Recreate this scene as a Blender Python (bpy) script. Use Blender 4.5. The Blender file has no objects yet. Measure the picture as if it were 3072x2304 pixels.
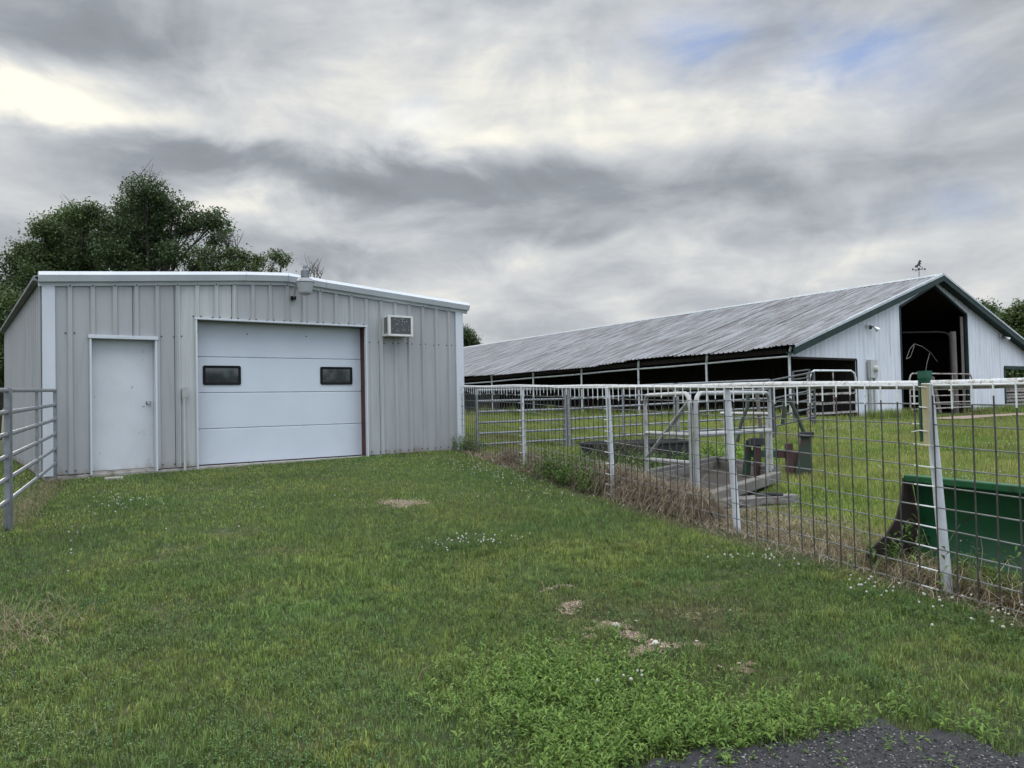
import bpy, math, random
import numpy as np
from mathutils import Vector, Matrix
random.seed(7)
RN = np.random.default_rng(11)
SC = bpy.context.scene
COL = SC.collection
R = math.radians

# ------------------------------------------------------------------ camera
CAM_Z = .945
th, pi_, ro = .6397, .0244, .0214
Fv = Vector((math.sin(th)*math.cos(pi_), math.cos(th)*math.cos(pi_), math.sin(pi_)))
Rv = Vector((math.cos(th), -math.sin(th), 0)); Uv = Rv.cross(Fv)
R2 = Rv*math.cos(ro) - Uv*math.sin(ro); U2 = Rv*math.sin(ro) + Uv*math.cos(ro)
cd = bpy.data.cameras.new('camera'); cam = bpy.data.objects.new('camera', cd); COL.objects.link(cam)
M3 = Matrix((R2, U2, -Fv)).transposed()
cam.matrix_world = Matrix.Translation((0, 0, CAM_Z)) @ M3.to_4x4()
cd.sensor_width = 36; cd.lens = 2280/3072*36; cd.clip_end = 3000; cd.clip_start = .05
SC.camera = cam

# ------------------------------------------------------------------ world
W = bpy.data.worlds.new('World'); SC.world = W; W.use_nodes = True
SUN_AZ, SUN_EL = 4.7, 21.0
def build_world():
    nt = W.node_tree; nt.nodes.clear()
    N = lambda t: nt.nodes.new(t)
    L = nt.links.new
    def math_(op, a, b=None, c=None):
        n = N('ShaderNodeMath'); n.operation = op
        for i, v in enumerate((a, b, c)):
            if v is None: continue
            if isinstance(v, (int, float)): n.inputs[i].default_value = v
            else: L(v, n.inputs[i])
        return n.outputs[0]
    def vmath(op, a, b=None):
        n = N('ShaderNodeVectorMath'); n.operation = op
        for i, v in enumerate((a, b)):
            if v is None: continue
            if isinstance(v, (tuple, list, Vector)): n.inputs[i].default_value = v
            else: L(v, n.inputs[i])
        return n.outputs[1] if op in ('DOT_PRODUCT', 'LENGTH') else n.outputs[0]
    tc = N('ShaderNodeTexCoord'); D = tc.outputs['Generated']
    sep = N('ShaderNodeSeparateXYZ'); L(D, sep.inputs[0])
    zz = math_('MAXIMUM', sep.outputs[2], 0.0)
    inv = math_('DIVIDE', 1.0, math_('ADD', zz, .30))
    cmb = N('ShaderNodeCombineXYZ')
    L(math_('MULTIPLY', sep.outputs[0], inv), cmb.inputs[0]); L(math_('MULTIPLY', sep.outputs[1], inv), cmb.inputs[1])
    P = cmb.outputs[0]
    def noise(vec, scale, detail=6, rough=.55, off=(0, 0, 0), dist=0.):
        n = N('ShaderNodeTexNoise'); n.inputs['Scale'].default_value = scale; n.inputs['Detail'].default_value = detail
        n.inputs['Roughness'].default_value = rough; n.inputs['Distortion'].default_value = dist
        L(vmath('ADD', vec, off), n.inputs['Vector']); return n
    big = noise(P, 1.6, 5, .52, (3.1, 1.7, 0), .5)
    fine = noise(P, 4.6, 6, .58, (9.3, 4.1, 0), .6)
    warp = noise(vmath('MULTIPLY', D, (1., 1., 1.7)), 6.0, 6, .54, (2, 5, 1), .6)
    wv = vmath('SCALE', vmath('SUBTRACT', warp.outputs['Color'], (.5, .5, .5)))
    wv.node.inputs['Scale'].default_value = .10
    Dw = vmath('ADD', D, wv)
    def blob(az, el, sa, se):
        a, e = R(az), R(el)
        c = Vector((math.sin(a)*math.cos(e), math.cos(a)*math.cos(e), math.sin(e)))
        e1 = Vector((math.cos(a), -math.sin(a), 0)); e2 = e1.cross(c)
        if e2.z < 0: e2 = -e2
        s = vmath('SUBTRACT', Dw, c)
        dx = vmath('DOT_PRODUCT', s, e1 / (R(sa)*math.cos(e))); dy = vmath('DOT_PRODUCT', s, e2 / R(se))
        r2 = math_('ADD', math_('MULTIPLY', dx, dx), math_('MULTIPLY', dy, dy))
        return math_('POWER', 2.71828, math_('MULTIPLY', r2, -.6))
    BR = [(4.7,19.9,3.6,1.6,.56),(9.5,18.9,5.5,.8,.30),(23,22.6,7.5,2.8,.26),(33.5,19.8,6.5,1.2,.28),(36,23.5,5,1.6,.18),(46.2,20.8,7.9,2.6,.24),(56,19,5,2,.12),
          (18.4,13.1,7.8,.9,.22),(29.6,7.6,10.5,1.,.26),(35.9,9.6,6,.9,.22),(48,10.5,6,1.,.14),(60,9.5,6,1.2,.12),(7.5,24.2,8,1.9,-.34),(13,21.6,3,1.2,-.12),
          (24.5,16.8,12,1.35,-.44),(13,16.2,5,.9,-.16),(43.6,15.4,8.5,1.3,-.20),(58,14.6,7,1.5,-.10),(38.5,12.4,6.5,1.,-.18),(20,11.2,7,.7,-.12),(27,10.1,7,.7,-.10),(45,8.3,8,.8,-.10),(4,14.5,5,2,-.04)]
    BL = [(50,24.8,2.8,1.2,.70),(61.5,22.8,3.3,1.6,.58),(30.1,20.9,1.8,1.,.14),(67.1,11.8,3.1,1.5,.13),(65.5,19.3,3.7,1.8,.16)]
    lay = noise(vmath('MULTIPLY', D, (1., 1., 4.6)), 3.1, 6, .56, (4.4, 2.2, 7.7), .5)
    f = math_('ADD', math_('MULTIPLY', math_('SUBTRACT', big.outputs[0], .5), 0.42), .57)
    f = math_('ADD', f, math_('MULTIPLY', math_('SUBTRACT', lay.outputs[0], .5), .50))
    f = math_('ADD', f, math_('MULTIPLY', math_('SUBTRACT', fine.outputs[0], .5), .42))
    f = math_('ADD', f, math_('MULTIPLY', math_('SUBTRACT', warp.outputs[0], .5), .62))
    for az, el, sa, se, amp in BR:
        f = math_('ADD', f, math_('MULTIPLY', blob(az, el, sa, se), amp))
    ramp = N('ShaderNodeValToRGB'); L(f, ramp.inputs[0])
    cr = ramp.color_ramp; cr.elements[0].position = .0; cr.elements[0].color = (.205, .218, .235, 1)
    cr.elements[1].position = 1.; cr.elements[1].color = (.86, .835, .73, 1)
    for p, c in ((.30, (.258, .282, .312)), (.52, (.395, .418, .446)), (.74, (.56, .572, .578))):
        el = cr.elements.new(p); el.color = (*c, 1)
    sky = N('ShaderNodeTexSky'); sky.sky_type = 'NISHITA'; sky.sun_disc = False
    sky.sun_elevation = R(SUN_EL); sky.sun_rotation = R(SUN_AZ); sky.air_density = 1.0; sky.dust_density = .6
    # broken cover opposite the sun: the cloud deck thins out away from it
    sd = Vector((math.sin(R(SUN_AZ)), math.cos(R(SUN_AZ)), 0))
    away = math_('MULTIPLY', math_('SUBTRACT', .1, vmath('DOT_PRODUCT', D, sd)), .70)
    hole = math_('ADD', math_('MULTIPLY', math_('SUBTRACT', noise(P, .9, 3, .5, (14, 2, 3)).outputs[0], .5), 1.2), away)
    hole = math_('MAXIMUM', hole, 0.0)
    for az, el, sa, se, amp in BL:
        hole = math_('ADD', hole, math_('MULTIPLY', blob(az, el, sa, se), amp))
    hole = math_('MULTIPLY', hole, math_('ADD', math_('MULTIPLY', math_('SUBTRACT', .60, fine.outputs[0]), 4.5), .30))
    hc = N('ShaderNodeClamp'); L(hole, hc.inputs[0]); hc.inputs['Max'].default_value = .8
    # cloud deck boosted overhead and away from the sun, out of view, to brighten foreground
    def sstep(v, a, c, lo_, hi_):
        mr = N('ShaderNodeMapRange'); mr.interpolation_type = 'SMOOTHSTEP'; L(v, mr.inputs[0])
        for nm_, q in (('From Min', a), ('From Max', c), ('To Min', lo_), ('To Max', hi_)): mr.inputs[nm_].default_value = q
        return mr.outputs[0]
    gain = math_('MULTIPLY', sstep(sep.outputs[2], .42, .95, 8.3, 34.), sstep(vmath('DOT_PRODUCT', D, sd), .2, -.8, 1., 3.0))
    sc10 = vmath('SCALE', ramp.outputs[0]); L(gain, sc10.node.inputs['Scale'])
    mix = N('ShaderNodeMixRGB'); L(hc.outputs[0], mix.inputs[0]); L(sc10, mix.inputs[1])
    # blue seen through the thin cloud
    sb = vmath('MULTIPLY', sky.outputs[0], (.78, .90, 1.20))
    L(sb, mix.inputs[2])
    bg = N('ShaderNodeBackground'); L(mix.outputs[0], bg.inputs[0]); bg.inputs[1].default_value = .1
    out = N('ShaderNodeOutputWorld'); L(bg.outputs[0], out.inputs[0])
build_world()
W.cycles.sampling_method = 'MANUAL'; W.cycles.sample_map_resolution = 256

# ------------------------------------------------------------------ sun behind the cloud deck
sl = bpy.data.lights.new('sun', 'SUN'); sl.energy = 1.4; sl.angle = R(18); sl.color = (1, .95, .86)
so = bpy.data.objects.new('sun', sl); COL.objects.link(so)
sdir = Vector((math.sin(R(SUN_AZ))*math.cos(R(SUN_EL)), math.cos(R(SUN_AZ))*math.cos(R(SUN_EL)), math.sin(R(SUN_EL))))
so.rotation_euler = sdir.to_track_quat('Z', 'Y').to_euler(); so.location = (0, 0, 40)
vs = SC.view_settings; vs.view_transform = 'Standard'; vs.look = 'None'; vs.exposure = 0.56; vs.gamma = 1; vs.use_curve_mapping = False
SC.render.engine = 'CYCLES'; SC.cycles.use_denoising = True
SC.cycles.max_bounces = 6; SC.cycles.diffuse_bounces = 3; SC.cycles.glossy_bounces = 3; SC.cycles.transparent_max_bounces = 8

# ------------------------------------------------------------------ materials
def lin(r, g, b):
    f = lambda v: (v/255/12.92) if v/255 <= .04045 else ((v/255+.055)/1.055)**2.4
    return (f(r), f(g), f(b))
def mat(name, c1, c2=None, scale=3., stretch=(1, 1, 1), lo=.35, hi=.65, rough=.6, metal=0., bump=0., bscale=50., bstretch=(1, 1, 1),
        stain=None, sscale=4., sstretch=(1, 1, 1), slo=.55, shi=.7, samt=1., top=None, toplo=.35, spec=.4, rvar=.0, detail=6, dirt=None):
    m = bpy.data.materials.new(name); m.use_nodes = True; nt = m.node_tree; N = nt.nodes.new; L = nt.links.new
    b = nt.nodes['Principled BSDF']
    geo = N('ShaderNodeNewGeometry')
    def noise(sc, st, det=detail, off=0.):
        mp = N('ShaderNodeMapping'); mp.inputs['Scale'].default_value = st; mp.inputs['Location'].default_value = (off, off*.7, off*1.3)
        L(geo.outputs['Position'], mp.inputs[0])
        n = N('ShaderNodeTexNoise'); n.inputs['Scale'].default_value = sc; n.inputs['Detail'].default_value = det; n.inputs['Roughness'].default_value = .6
        L(mp.outputs[0], n.inputs['Vector']); return n.outputs[0]
    def step(v, a, c):
        mr = N('ShaderNodeMapRange'); mr.interpolation_type = 'SMOOTHSTEP'
        mr.inputs['From Min'].default_value = a; mr.inputs['From Max'].default_value = c; L(v, mr.inputs[0]); return mr.outputs[0]
    def mixc(f, a, c):
        mx = N('ShaderNodeMixRGB')
        if isinstance(f, float): mx.inputs[0].default_value = f
        else: L(f, mx.inputs[0])
        for i, v in ((1, a), (2, c)):
            if isinstance(v, tuple): mx.inputs[i].default_value = (*v, 1)
            else: L(v, mx.inputs[i])
        return mx.outputs[0]
    col = c1
    if c2: col = mixc(step(noise(scale, stretch), lo, hi), c1, c2)
    if stain:
        f = step(noise(sscale, sstretch, 8, 5.), slo, shi)
        if samt != 1.:
            mm = N('ShaderNodeMath'); mm.operation = 'MULTIPLY'; L(f, mm.inputs[0]); mm.inputs[1].default_value = samt; f = mm.outputs[0]
        col = mixc(f, col, stain)
    if dirt:
        sp = N('ShaderNodeSeparateXYZ'); L(geo.outputs['Position'], sp.inputs[0]); ad = N('ShaderNodeMath'); ad.operation = 'MULTIPLY_ADD'; L(noise(5., (1, 1, .3), 6, 7.), ad.inputs[0]); ad.inputs[1].default_value = -.55; L(sp.outputs[2], ad.inputs[2])
        col = mixc(step(ad.outputs[0], -.14, -.36), col, dirt)
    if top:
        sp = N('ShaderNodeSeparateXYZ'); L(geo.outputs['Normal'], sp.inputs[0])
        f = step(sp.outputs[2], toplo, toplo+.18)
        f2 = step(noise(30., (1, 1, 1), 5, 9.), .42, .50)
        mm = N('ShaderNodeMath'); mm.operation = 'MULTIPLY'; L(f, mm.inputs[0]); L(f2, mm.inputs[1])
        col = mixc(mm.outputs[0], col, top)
    if isinstance(col, tuple): b.inputs['Base Color'].default_value = (*col, 1)
    else: L(col, b.inputs['Base Color'])
    b.inputs['Metallic'].default_value = metal; b.inputs['Specular IOR Level'].default_value = spec
    if rvar:
        mr = N('ShaderNodeMapRange'); L(noise(scale*2.3, stretch, 5, 3.), mr.inputs[0])
        mr.inputs['From Min'].default_value = .3; mr.inputs['From Max'].default_value = .7
        mr.inputs['To Min'].default_value = max(.02, rough-rvar); mr.inputs['To Max'].default_value = min(1, rough+rvar); L(mr.outputs[0], b.inputs['Roughness'])
    else: b.inputs['Roughness'].default_value = rough
    if bump:
        bp = N('ShaderNodeBump'); bp.inputs['Strength'].default_value = bump; bp.inputs['Distance'].default_value = .01
        L(noise(bscale, bstretch, 5, 2.), bp.inputs['Height']); L(bp.outputs[0], b.inputs['Normal'])
    return m
def mat_attr(name, rough=.6, trans=.25, spec=.25, vary=.0, vscale=.6):
    m = bpy.data.materials.new(name); m.use_nodes = True; nt = m.node_tree; N = nt.nodes.new; L = nt.links.new
    b = nt.nodes['Principled BSDF']; at = N('ShaderNodeAttribute'); at.attribute_name = 'Col'
    L(at.outputs['Color'], b.inputs['Base Color']); b.inputs['Roughness'].default_value = rough; b.inputs['Specular IOR Level'].default_value = spec
    if trans:
        t = N('ShaderNodeBsdfTranslucent'); L(at.outputs['Color'], t.inputs[0]); mx = N('ShaderNodeMixShader'); mx.inputs[0].default_value = trans
        L(b.outputs[0], mx.inputs[1]); L(t.outputs[0], mx.inputs[2]); L(mx.outputs[0], nt.nodes['Material Output'].inputs[0])
    return m
MAT = {}
def defmats():
    A = MAT
    grime = (.16, .15, .13)
    A['panel'] = mat('panel', (.29, .30, .306), (.32, .329, .333), 1.2, (1, 1, .35), dirt=(.20, .165, .13), rough=.42, rvar=.08, spec=.5, stain=(.235, .238, .23), sscale=3, sstretch=(4, 4, .3), slo=.5, shi=.75, samt=.7)
    A['panel_light'] = mat('panel_light', (.37, .39, .385), (.42, .435, .425), 2., (3, 3, .3), dirt=(.20, .165, .13), rough=.5, rvar=.08, stain=(.31, .315, .29), sscale=3, sstretch=(6, 6, .3), slo=.45, shi=.7, samt=.7)
    A['panel_mid'] = mat('panel_mid', (.31, .33, .335), (.35, .365, .365), 2., (3, 3, .3), dirt=(.20, .165, .13), rough=.48, rvar=.08, stain=(.26, .262, .25), sscale=3, sstretch=(6, 6, .3), slo=.45, shi=.7, samt=.6)
    A['trim'] = mat('trim', (.50, .53, .565), (.45, .48, .515), 2., (1, 1, .4), rough=.35, rvar=.06, stain=(.42, .42, .40), sscale=5, sstretch=(2, 2, .7), slo=.62, shi=.8, samt=.5)
    A['garage'] = mat('garage', (.525, .565, .615), (.50, .54, .59), 1.5, rough=.42, rvar=.06, bump=.12, bscale=30, bstretch=(.4, .4, 14), stain=(.5, .5, .48), sscale=3, sstretch=(1, 1, 1), slo=.62, shi=.8, samt=.35)
    A['door'] = mat('door', (.51, .53, .55), (.47, .49, .51), 2.2, (1, 1, 1), dirt=(.30, .27, .23), rough=.42, rvar=.1, stain=(.36, .36, .34), sscale=7, sstretch=(1, 1, .6), slo=.66, shi=.74, samt=.55)
    A['concrete'] = mat('concrete', (.33, .31, .28), (.24, .225, .205), 6, rough=.9, bump=.4, bscale=60, stain=(.13, .12, .10), sscale=5, slo=.55, shi=.7)
    A['conc_tray'] = mat('conc_tray', (.165, .155, .14), (.12, .112, .10), 5, rough=.9, bump=.5, bscale=45, stain=(.12, .11, .10), sscale=4, sstretch=(1, 1, 2), slo=.5, shi=.68)
    A['jamb'] = mat('jamb', (.085, .028, .022), (.06, .02, .018), 5, rough=.6)
    A['black'] = mat('black', (.008, .008, .009), rough=.55, spec=.15)
    A['glass'] = mat('glass', (.02, .022, .025), rough=.04, spec=.9)
    A['chrome'] = mat('chrome', (.55, .55, .55), rough=.18, metal=1.)
    A['galv'] = mat('galv', (.23, .245, .26), (.165, .175, .187), 9, rough=.5, metal=.35, stain=(.12, .105, .095), sscale=8, slo=.60, shi=.72, samt=.7, bump=.1, bscale=90)
    A['galv_dark'] = mat('galv_dark', (.12, .13, .14), (.085, .09, .095), 9, rough=.5, metal=.4, stain=(.06, .05, .045), sscale=8, slo=.6, shi=.72)
    A['alum'] = mat('alum', (.58, .60, .60), (.45, .47, .47), 12, rough=.32, metal=.85)
    A['lens'] = mat('lens', (.33, .35, .36), rough=.25, spec=.6)
    A['acw'] = mat('acw', (.56, .565, .54), (.50, .505, .48), 6, rough=.5, stain=(.3, .29, .25), sscale=9, slo=.62, shi=.75)
    A['acg'] = mat('acg', (.075, .08, .085), (.11, .115, .12), 20, (1, 1, 4), rough=.6)
    A['grey_plastic'] = mat('grey_plastic', (.40, .415, .40), (.35, .36, .35), 8, rough=.5)
    A['roofw'] = mat('roofw', (.255, .262, .278), (.16, .162, .17), 1.1, (.35, 6., .35), lo=.40, hi=.62, rough=.6, spec=.25, metal=.1, rvar=.1,
                     stain=(.10, .085, .085), sscale=1.3, sstretch=(.45, 7.5, .45), slo=.45, shi=.62, samt=.75)
    A['rust'] = mat('rust', (.13, .065, .045), (.075, .04, .03), 8, rough=.85, bump=.3)
    A['bwall'] = mat('bwall', (.58, .61, .66), (.51, .54, .585), 1.5, (2, 2, .4), rough=.5, stain=(.28, .29, .31), sscale=1.7, sstretch=(3.2, 3.2, .22), slo=.56, shi=.76, samt=.75)
    A['fascia'] = mat('fascia', (.018, .034, .033), (.026, .044, .042), 3, rough=.6, spec=.12)
    A['fascia_lip'] = mat('fascia_lip', (.42, .46, .48), (.30, .33, .35), 5, rough=.4, metal=.4)
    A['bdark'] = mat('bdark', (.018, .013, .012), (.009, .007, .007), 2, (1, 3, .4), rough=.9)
    A['bgrey'] = mat('bgrey', (.20, .21, .22), (.14, .145, .15), 1.5, (1, 2, .5), rough=.8)
    A['dirt'] = mat('dirt', (.035, .028, .022), (.02, .016, .013), 2, rough=.95)
    A['wpipe'] = mat('wpipe', (.60, .63, .66), (.50, .525, .55), 6, rough=.55, stain=(.20, .15, .11), sscale=11, sstretch=(1, 1, .5), slo=.63, shi=.69, samt=.85, bump=.15, bscale=70)
    A['cage'] = mat('cage', (.36, .37, .375), (.28, .285, .29), 6, rough=.6, stain=(.15, .125, .105), sscale=11, sstretch=(1, 1, .5), slo=.6, shi=.69, samt=.8)
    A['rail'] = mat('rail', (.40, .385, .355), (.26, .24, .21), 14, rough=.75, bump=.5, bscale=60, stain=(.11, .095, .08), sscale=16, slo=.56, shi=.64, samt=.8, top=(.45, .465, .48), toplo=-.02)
    A['wpaint'] = mat('wpaint', (.70, .72, .73), (.58, .60, .60), 9, rough=.6, stain=(.17, .13, .10), sscale=22, slo=.62, shi=.68)
    A['wire'] = mat('wire', (.085, .085, .085), (.055, .05, .047), 12, rough=.55, metal=.4, stain=(.13, .055, .035), sscale=3, slo=.6, shi=.7)
    A['wireh'] = mat('wireh', (.24, .25, .25), (.16, .165, .16), 12, rough=.45, metal=.5)  # horizontal wires coloured lighter, painting in the light from above
    A['rustwhite'] = mat('rustwhite', (.38, .365, .345), (.30, .285, .265), 6, rough=.75, stain=(.12, .06, .04), sscale=14, slo=.52, shi=.58)
    A['timber'] = mat('timber', (.20, .19, .175), (.11, .102, .095), 7, (.5, 4, 4), rough=.9, bump=.8, bscale=22, bstretch=(.5, 4, 4), stain=(.03, .028, .027), sscale=3, sstretch=(.5, 3, 3), slo=.6, shi=.72)
    A['rubber'] = mat('rubber', (.022, .023, .027), (.04, .04, .042), 5, rough=.75)
    A['tread'] = mat('tread', (.17, .165, .16), (.12, .115, .11), 7, rough=.85)
    A['maroon'] = mat('maroon', (.060, .022, .021), (.040, .018, .017), 6, rough=.65, stain=(.05, .03, .025), sscale=9, slo=.55, shi=.68)
    A['jdgreen'] = mat('jdgreen', (.012, .10, .036), (.010, .075, .028), 4, rough=.38, rvar=.12, stain=(.03, .028, .02), sscale=5, slo=.58, shi=.72, samt=.7)
    A['bucket_in'] = mat('bucket_in', (.009, .075, .030), (.008, .058, .024), 3, rough=.42, stain=(.04, .03, .02), sscale=5, sstretch=(1, 1, 2), slo=.58, shi=.7, samt=.7)
    A['bucket_rust'] = mat('bucket_rust', (.032, .024, .020), (.020, .016, .014), 6, rough=.85, bump=.3)
    A['dkgreen'] = mat('dkgreen', (.016, .07, .045), (.012, .05, .035), 6, rough=.5)
    A['hgreen'] = mat('hgreen', (.016, .045, .026), (.03, .04, .028), 8, rough=.6, stain=(.05, .03, .022), sscale=9, slo=.5, shi=.65)
    A['gauge'] = mat('gauge', (.010, .080, .048), (.008, .065, .04), 8, rough=.4)
    A['tube'] = mat('tube', (.40, .36, .22), (.33, .29, .17), 10, (1, 1, .4), rough=.4, stain=(.26, .19, .12), sscale=18, slo=.6, shi=.75, samt=.6)
    A['bark'] = mat('bark', (.06, .05, .042), (.035, .03, .026), 6, (2, 2, .5), rough=.95)
    A['twig'] = mat('twig', (.12, .105, .095), rough=.95)
    A['soil'] = mat('soil', (.075, .058, .04), (.045, .036, .026), 8, rough=1.)
    A['wood'] = mat('wood', (.16, .14, .125), (.10, .09, .08), 5, (6, 6, .5), rough=.85)
    A['asphalt'] = mat('asphalt', (.020, .020, .023), (.034, .034, .037), 40, rough=.9, bump=.9, bscale=110, detail=3)
    A['vane'] = mat('vane', (.03, .032, .035), (.05, .05, .052), 9, rough=.5, metal=.5)
    A['yellow'] = mat('yellow', (.52, .48, .25), rough=.6)
    A['red'] = mat('red', (.16, .02, .02), rough=.6)
    A['grass'] = mat_attr('grass_blades', .55, .28, .25)
    A['leaf'] = mat_attr('leaf', .5, .30, .3)
    A['stone'] = mat_attr('stone', .9, 0., .2)
    A['petal'] = mat_attr('petal', .7, .15, .2)
defmats()

# ------------------------------------------------------------------ mesh helpers
ORG = {}
class MB:
    def __init__(s): s.v = []; s.f = []; s.m = []; s.mi = 0
    def add(s, vs, fs):
        n = len(s.v); s.v += [tuple(p) for p in vs]
        for f in fs: s.f.append(tuple(n+i for i in f)); s.m.append(s.mi)
        return s
    def box(s, x0, x1, y0, y1, z0, z1):
        return s.add([(x0,y0,z0),(x1,y0,z0),(x1,y1,z0),(x0,y1,z0),(x0,y0,z1),(x1,y0,z1),(x1,y1,z1),(x0,y1,z1)],
                     [(0,3,2,1),(4,5,6,7),(0,1,5,4),(1,2,6,5),(2,3,7,6),(3,0,4,7)])
    def obox(s, c, ax, ay, az):  # centre + three half-axis vectors
        c = Vector(c); ax = Vector(ax); ay = Vector(ay); az = Vector(az)
        P = [c+i*ax+j*ay+k*az for k in (-1, 1) for i, j in ((-1,-1),(1,-1),(1,1),(-1,1))]
        return s.add(P, [(0,3,2,1),(4,5,6,7),(0,1,5,4),(1,2,6,5),(2,3,7,6),(3,0,4,7)])
    def beam(s, a, b, w, h, up=(0, 0, 1)):
        a = Vector(a); b = Vector(b); d = (b-a); l = d.length; d = d/l; u = Vector(up); sd = d.cross(u).normalized(); u = sd.cross(d)
        return s.obox((a+b)/2, d*l/2, sd*w/2, u*h/2)
    def prism(s, poly, ext):
        poly = [Vector(p) for p in poly]; ext = Vector(ext); n = len(poly)
        V = poly + [p+ext for p in poly]
        F = [tuple(range(n))[::-1], tuple(range(n, 2*n))] + [(i, (i+1) % n, n+(i+1) % n, n+i) for i in range(n)]
        return s.add(V, F)
    def tube(s, pts, r, n=8, cap=True, flat=1.0):
        pts = [Vector(p) for p in pts]; k = len(pts)
        rs = r if isinstance(r, (list, tuple)) else [r]*k
        T = []
        for i in range(k):
            t = (pts[min(i+1, k-1)] - pts[max(i-1, 0)])
            T.append(t.normalized() if t.length > 1e-9 else Vector((0, 0, 1)))
        a = Vector((0, 0, 1)) if abs(T[0].z) < .9 else Vector((1, 0, 0))
        u = T[0].cross(a).normalized(); V = []
        for i in range(k):
            u = (u - T[i]*u.dot(T[i])).normalized(); w = T[i].cross(u)
            for j in range(n):
                an = 2*math.pi*j/n; V.append(pts[i] + u*math.cos(an)*rs[i]*flat + w*math.sin(an)*rs[i])
        F = [(i*n+j, i*n+(j+1) % n, (i+1)*n+(j+1) % n, (i+1)*n+j) for i in range(k-1) for j in range(n)]
        if cap: F += [tuple(range(n))[::-1], tuple((k-1)*n+j for j in range(n))]
        return s.add(V, F)
    def lathe(s, prof, c, n=16, cap=True):
        V = [(c[0]+r*math.cos(2*math.pi*j/n), c[1]+r*math.sin(2*math.pi*j/n), c[2]+z) for r, z in prof for j in range(n)]
        k = len(prof)
        F = [(i*n+j, i*n+(j+1) % n, (i+1)*n+(j+1) % n, (i+1)*n+j) for i in range(k-1) for j in range(n)]
        if cap: F += [tuple(range(n))[::-1], tuple((k-1)*n+j for j in range(n))]
        return s.add(V, F)
    def build(s, name, mats, parent=None, smooth=False, bevel=0., origin=None):
        me = bpy.data.meshes.new(name)
        o0 = Vector(ORG.get(parent.name, (0, 0, 0))) if parent else Vector(origin or (0, 0, 0))
        me.from_pydata([tuple(Vector(p)-o0) for p in s.v], [], s.f)
        mats = mats if isinstance(mats, (list, tuple)) else [mats]
        for m in mats: me.materials.append(MAT[m] if isinstance(m, str) else m)
        if any(s.m): me.polygons.foreach_set('material_index', s.m)
        if smooth: me.polygons.foreach_set('use_smooth', [True]*len(s.f))
        me.update()
        o = bpy.data.objects.new(name, me); COL.objects.link(o)
        if parent: o.parent = parent; ORG[o.name] = o0
        else: o.location = o0; ORG[o.name] = o0
        if smooth:
            md = o.modifiers.new('edge', 'EDGE_SPLIT'); md.split_angle = R(40)
        if bevel:
            md = o.modifiers.new('bevel', 'BEVEL'); md.width = bevel; md.segments = 2; md.limit_method = 'ANGLE'
        return o
def tag(o, label=None, cat=None, group=None, kind=None):
    if label: o['label'] = label
    if cat: o['category'] = cat
    if group: o['group'] = group
    if kind: o['kind'] = kind
    return o
def thing(name, label, cat, loc, group=None):
    o = bpy.data.objects.new(name, None); COL.objects.link(o); o.location = loc; o.empty_display_size = .2
    ORG[o.name] = Vector(loc); return tag(o, label, cat, group)
def part_empty(name, parent):
    o = bpy.data.objects.new(name, None); COL.objects.link(o); o.parent = parent; ORG[o.name] = ORG[parent.name]; return o
def arr_mesh(name, V, faces_n, idx, mats, cols=None, smooth=False, kind='stuff', label=None, cat=None, parent=None):
    """V (n,3), faces_n: verts per face (array), idx: flat loop vertex index"""
    me = bpy.data.meshes.new(name)
    me.vertices.add(len(V)); me.vertices.foreach_set('co', np.asarray(V, np.float32).ravel())
    me.loops.add(len(idx)); me.loops.foreach_set('vertex_index', np.asarray(idx, np.int32))
    st = np.concatenate([[0], np.cumsum(faces_n)[:-1]]).astype(np.int32)
    me.polygons.add(len(faces_n)); me.polygons.foreach_set('loop_start', st)
    try: me.polygons.foreach_set('loop_total', np.asarray(faces_n, np.int32))
    except Exception: pass
    for m in (mats if isinstance(mats, list) else [mats]): me.materials.append(MAT[m])
    if cols is not None:
        a = me.attributes.new('Col', 'FLOAT_COLOR', 'POINT')
        c = np.ones((len(V), 4), np.float32); c[:, :3] = cols; a.data.foreach_set('color', c.ravel())
    if smooth: me.polygons.foreach_set('use_smooth', [True]*len(faces_n))
    me.update(calc_edges=True); me.validate()
    o = bpy.data.objects.new(name, me); COL.objects.link(o)
    if parent: o.parent = parent; o.location = -ORG[parent.name]
    return tag(o, label, cat, None, kind)

# ------------------------------------------------------------------ terrain
CP = np.array([(0,0,-.45),(-10,0,-.5),(.5,8.9,-.18),(1.3,12.98,-.06),(1.1,22,-.06),(4.8,13,-.03),(8.3,12.8,0),(7.15,9.35,-.08),(6.27,6.5,-.18),(5.6,4.25,-.24),(4.95,2.2,-.28),
    (10.45,12.2,-.1),(13,11.4,-.03),(15.2,10.5,.03),(16.8,10.4,.13),(24,15.7,-.02),(24,35,.12),(31.7,15.7,0),(38,15.7,-.05),(45,15.7,0),(8.4,5.6,-.14),(12,2,-.15),(20,5,-.08),
    (3,-3,-.5),(7,-2,-.4),(-8,10,-.3),(-8,22,-.15),(60,10,0),(60,45,0),(24,60,.1),(5,60,0),(-40,40,0),(-40,-40,-.4),(30,-40,-.3),(60,-20,-.1),(3,6,-.22)])
def _tps():
    n = len(CP); d = np.hypot(CP[:, None, 0]-CP[None, :, 0], CP[:, None, 1]-CP[None, :, 1])
    K = np.where(d > 0, d*d*np.log(d+1e-9), 0) + np.eye(n)*.3
    P = np.c_[np.ones(n), CP[:, :2]]; A = np.zeros((n+3, n+3)); A[:n, :n] = K; A[:n, n:] = P; A[n:, :n] = P.T
    return np.linalg.solve(A, np.r_[CP[:, 2], 0, 0, 0])
TW = _tps()
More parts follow.
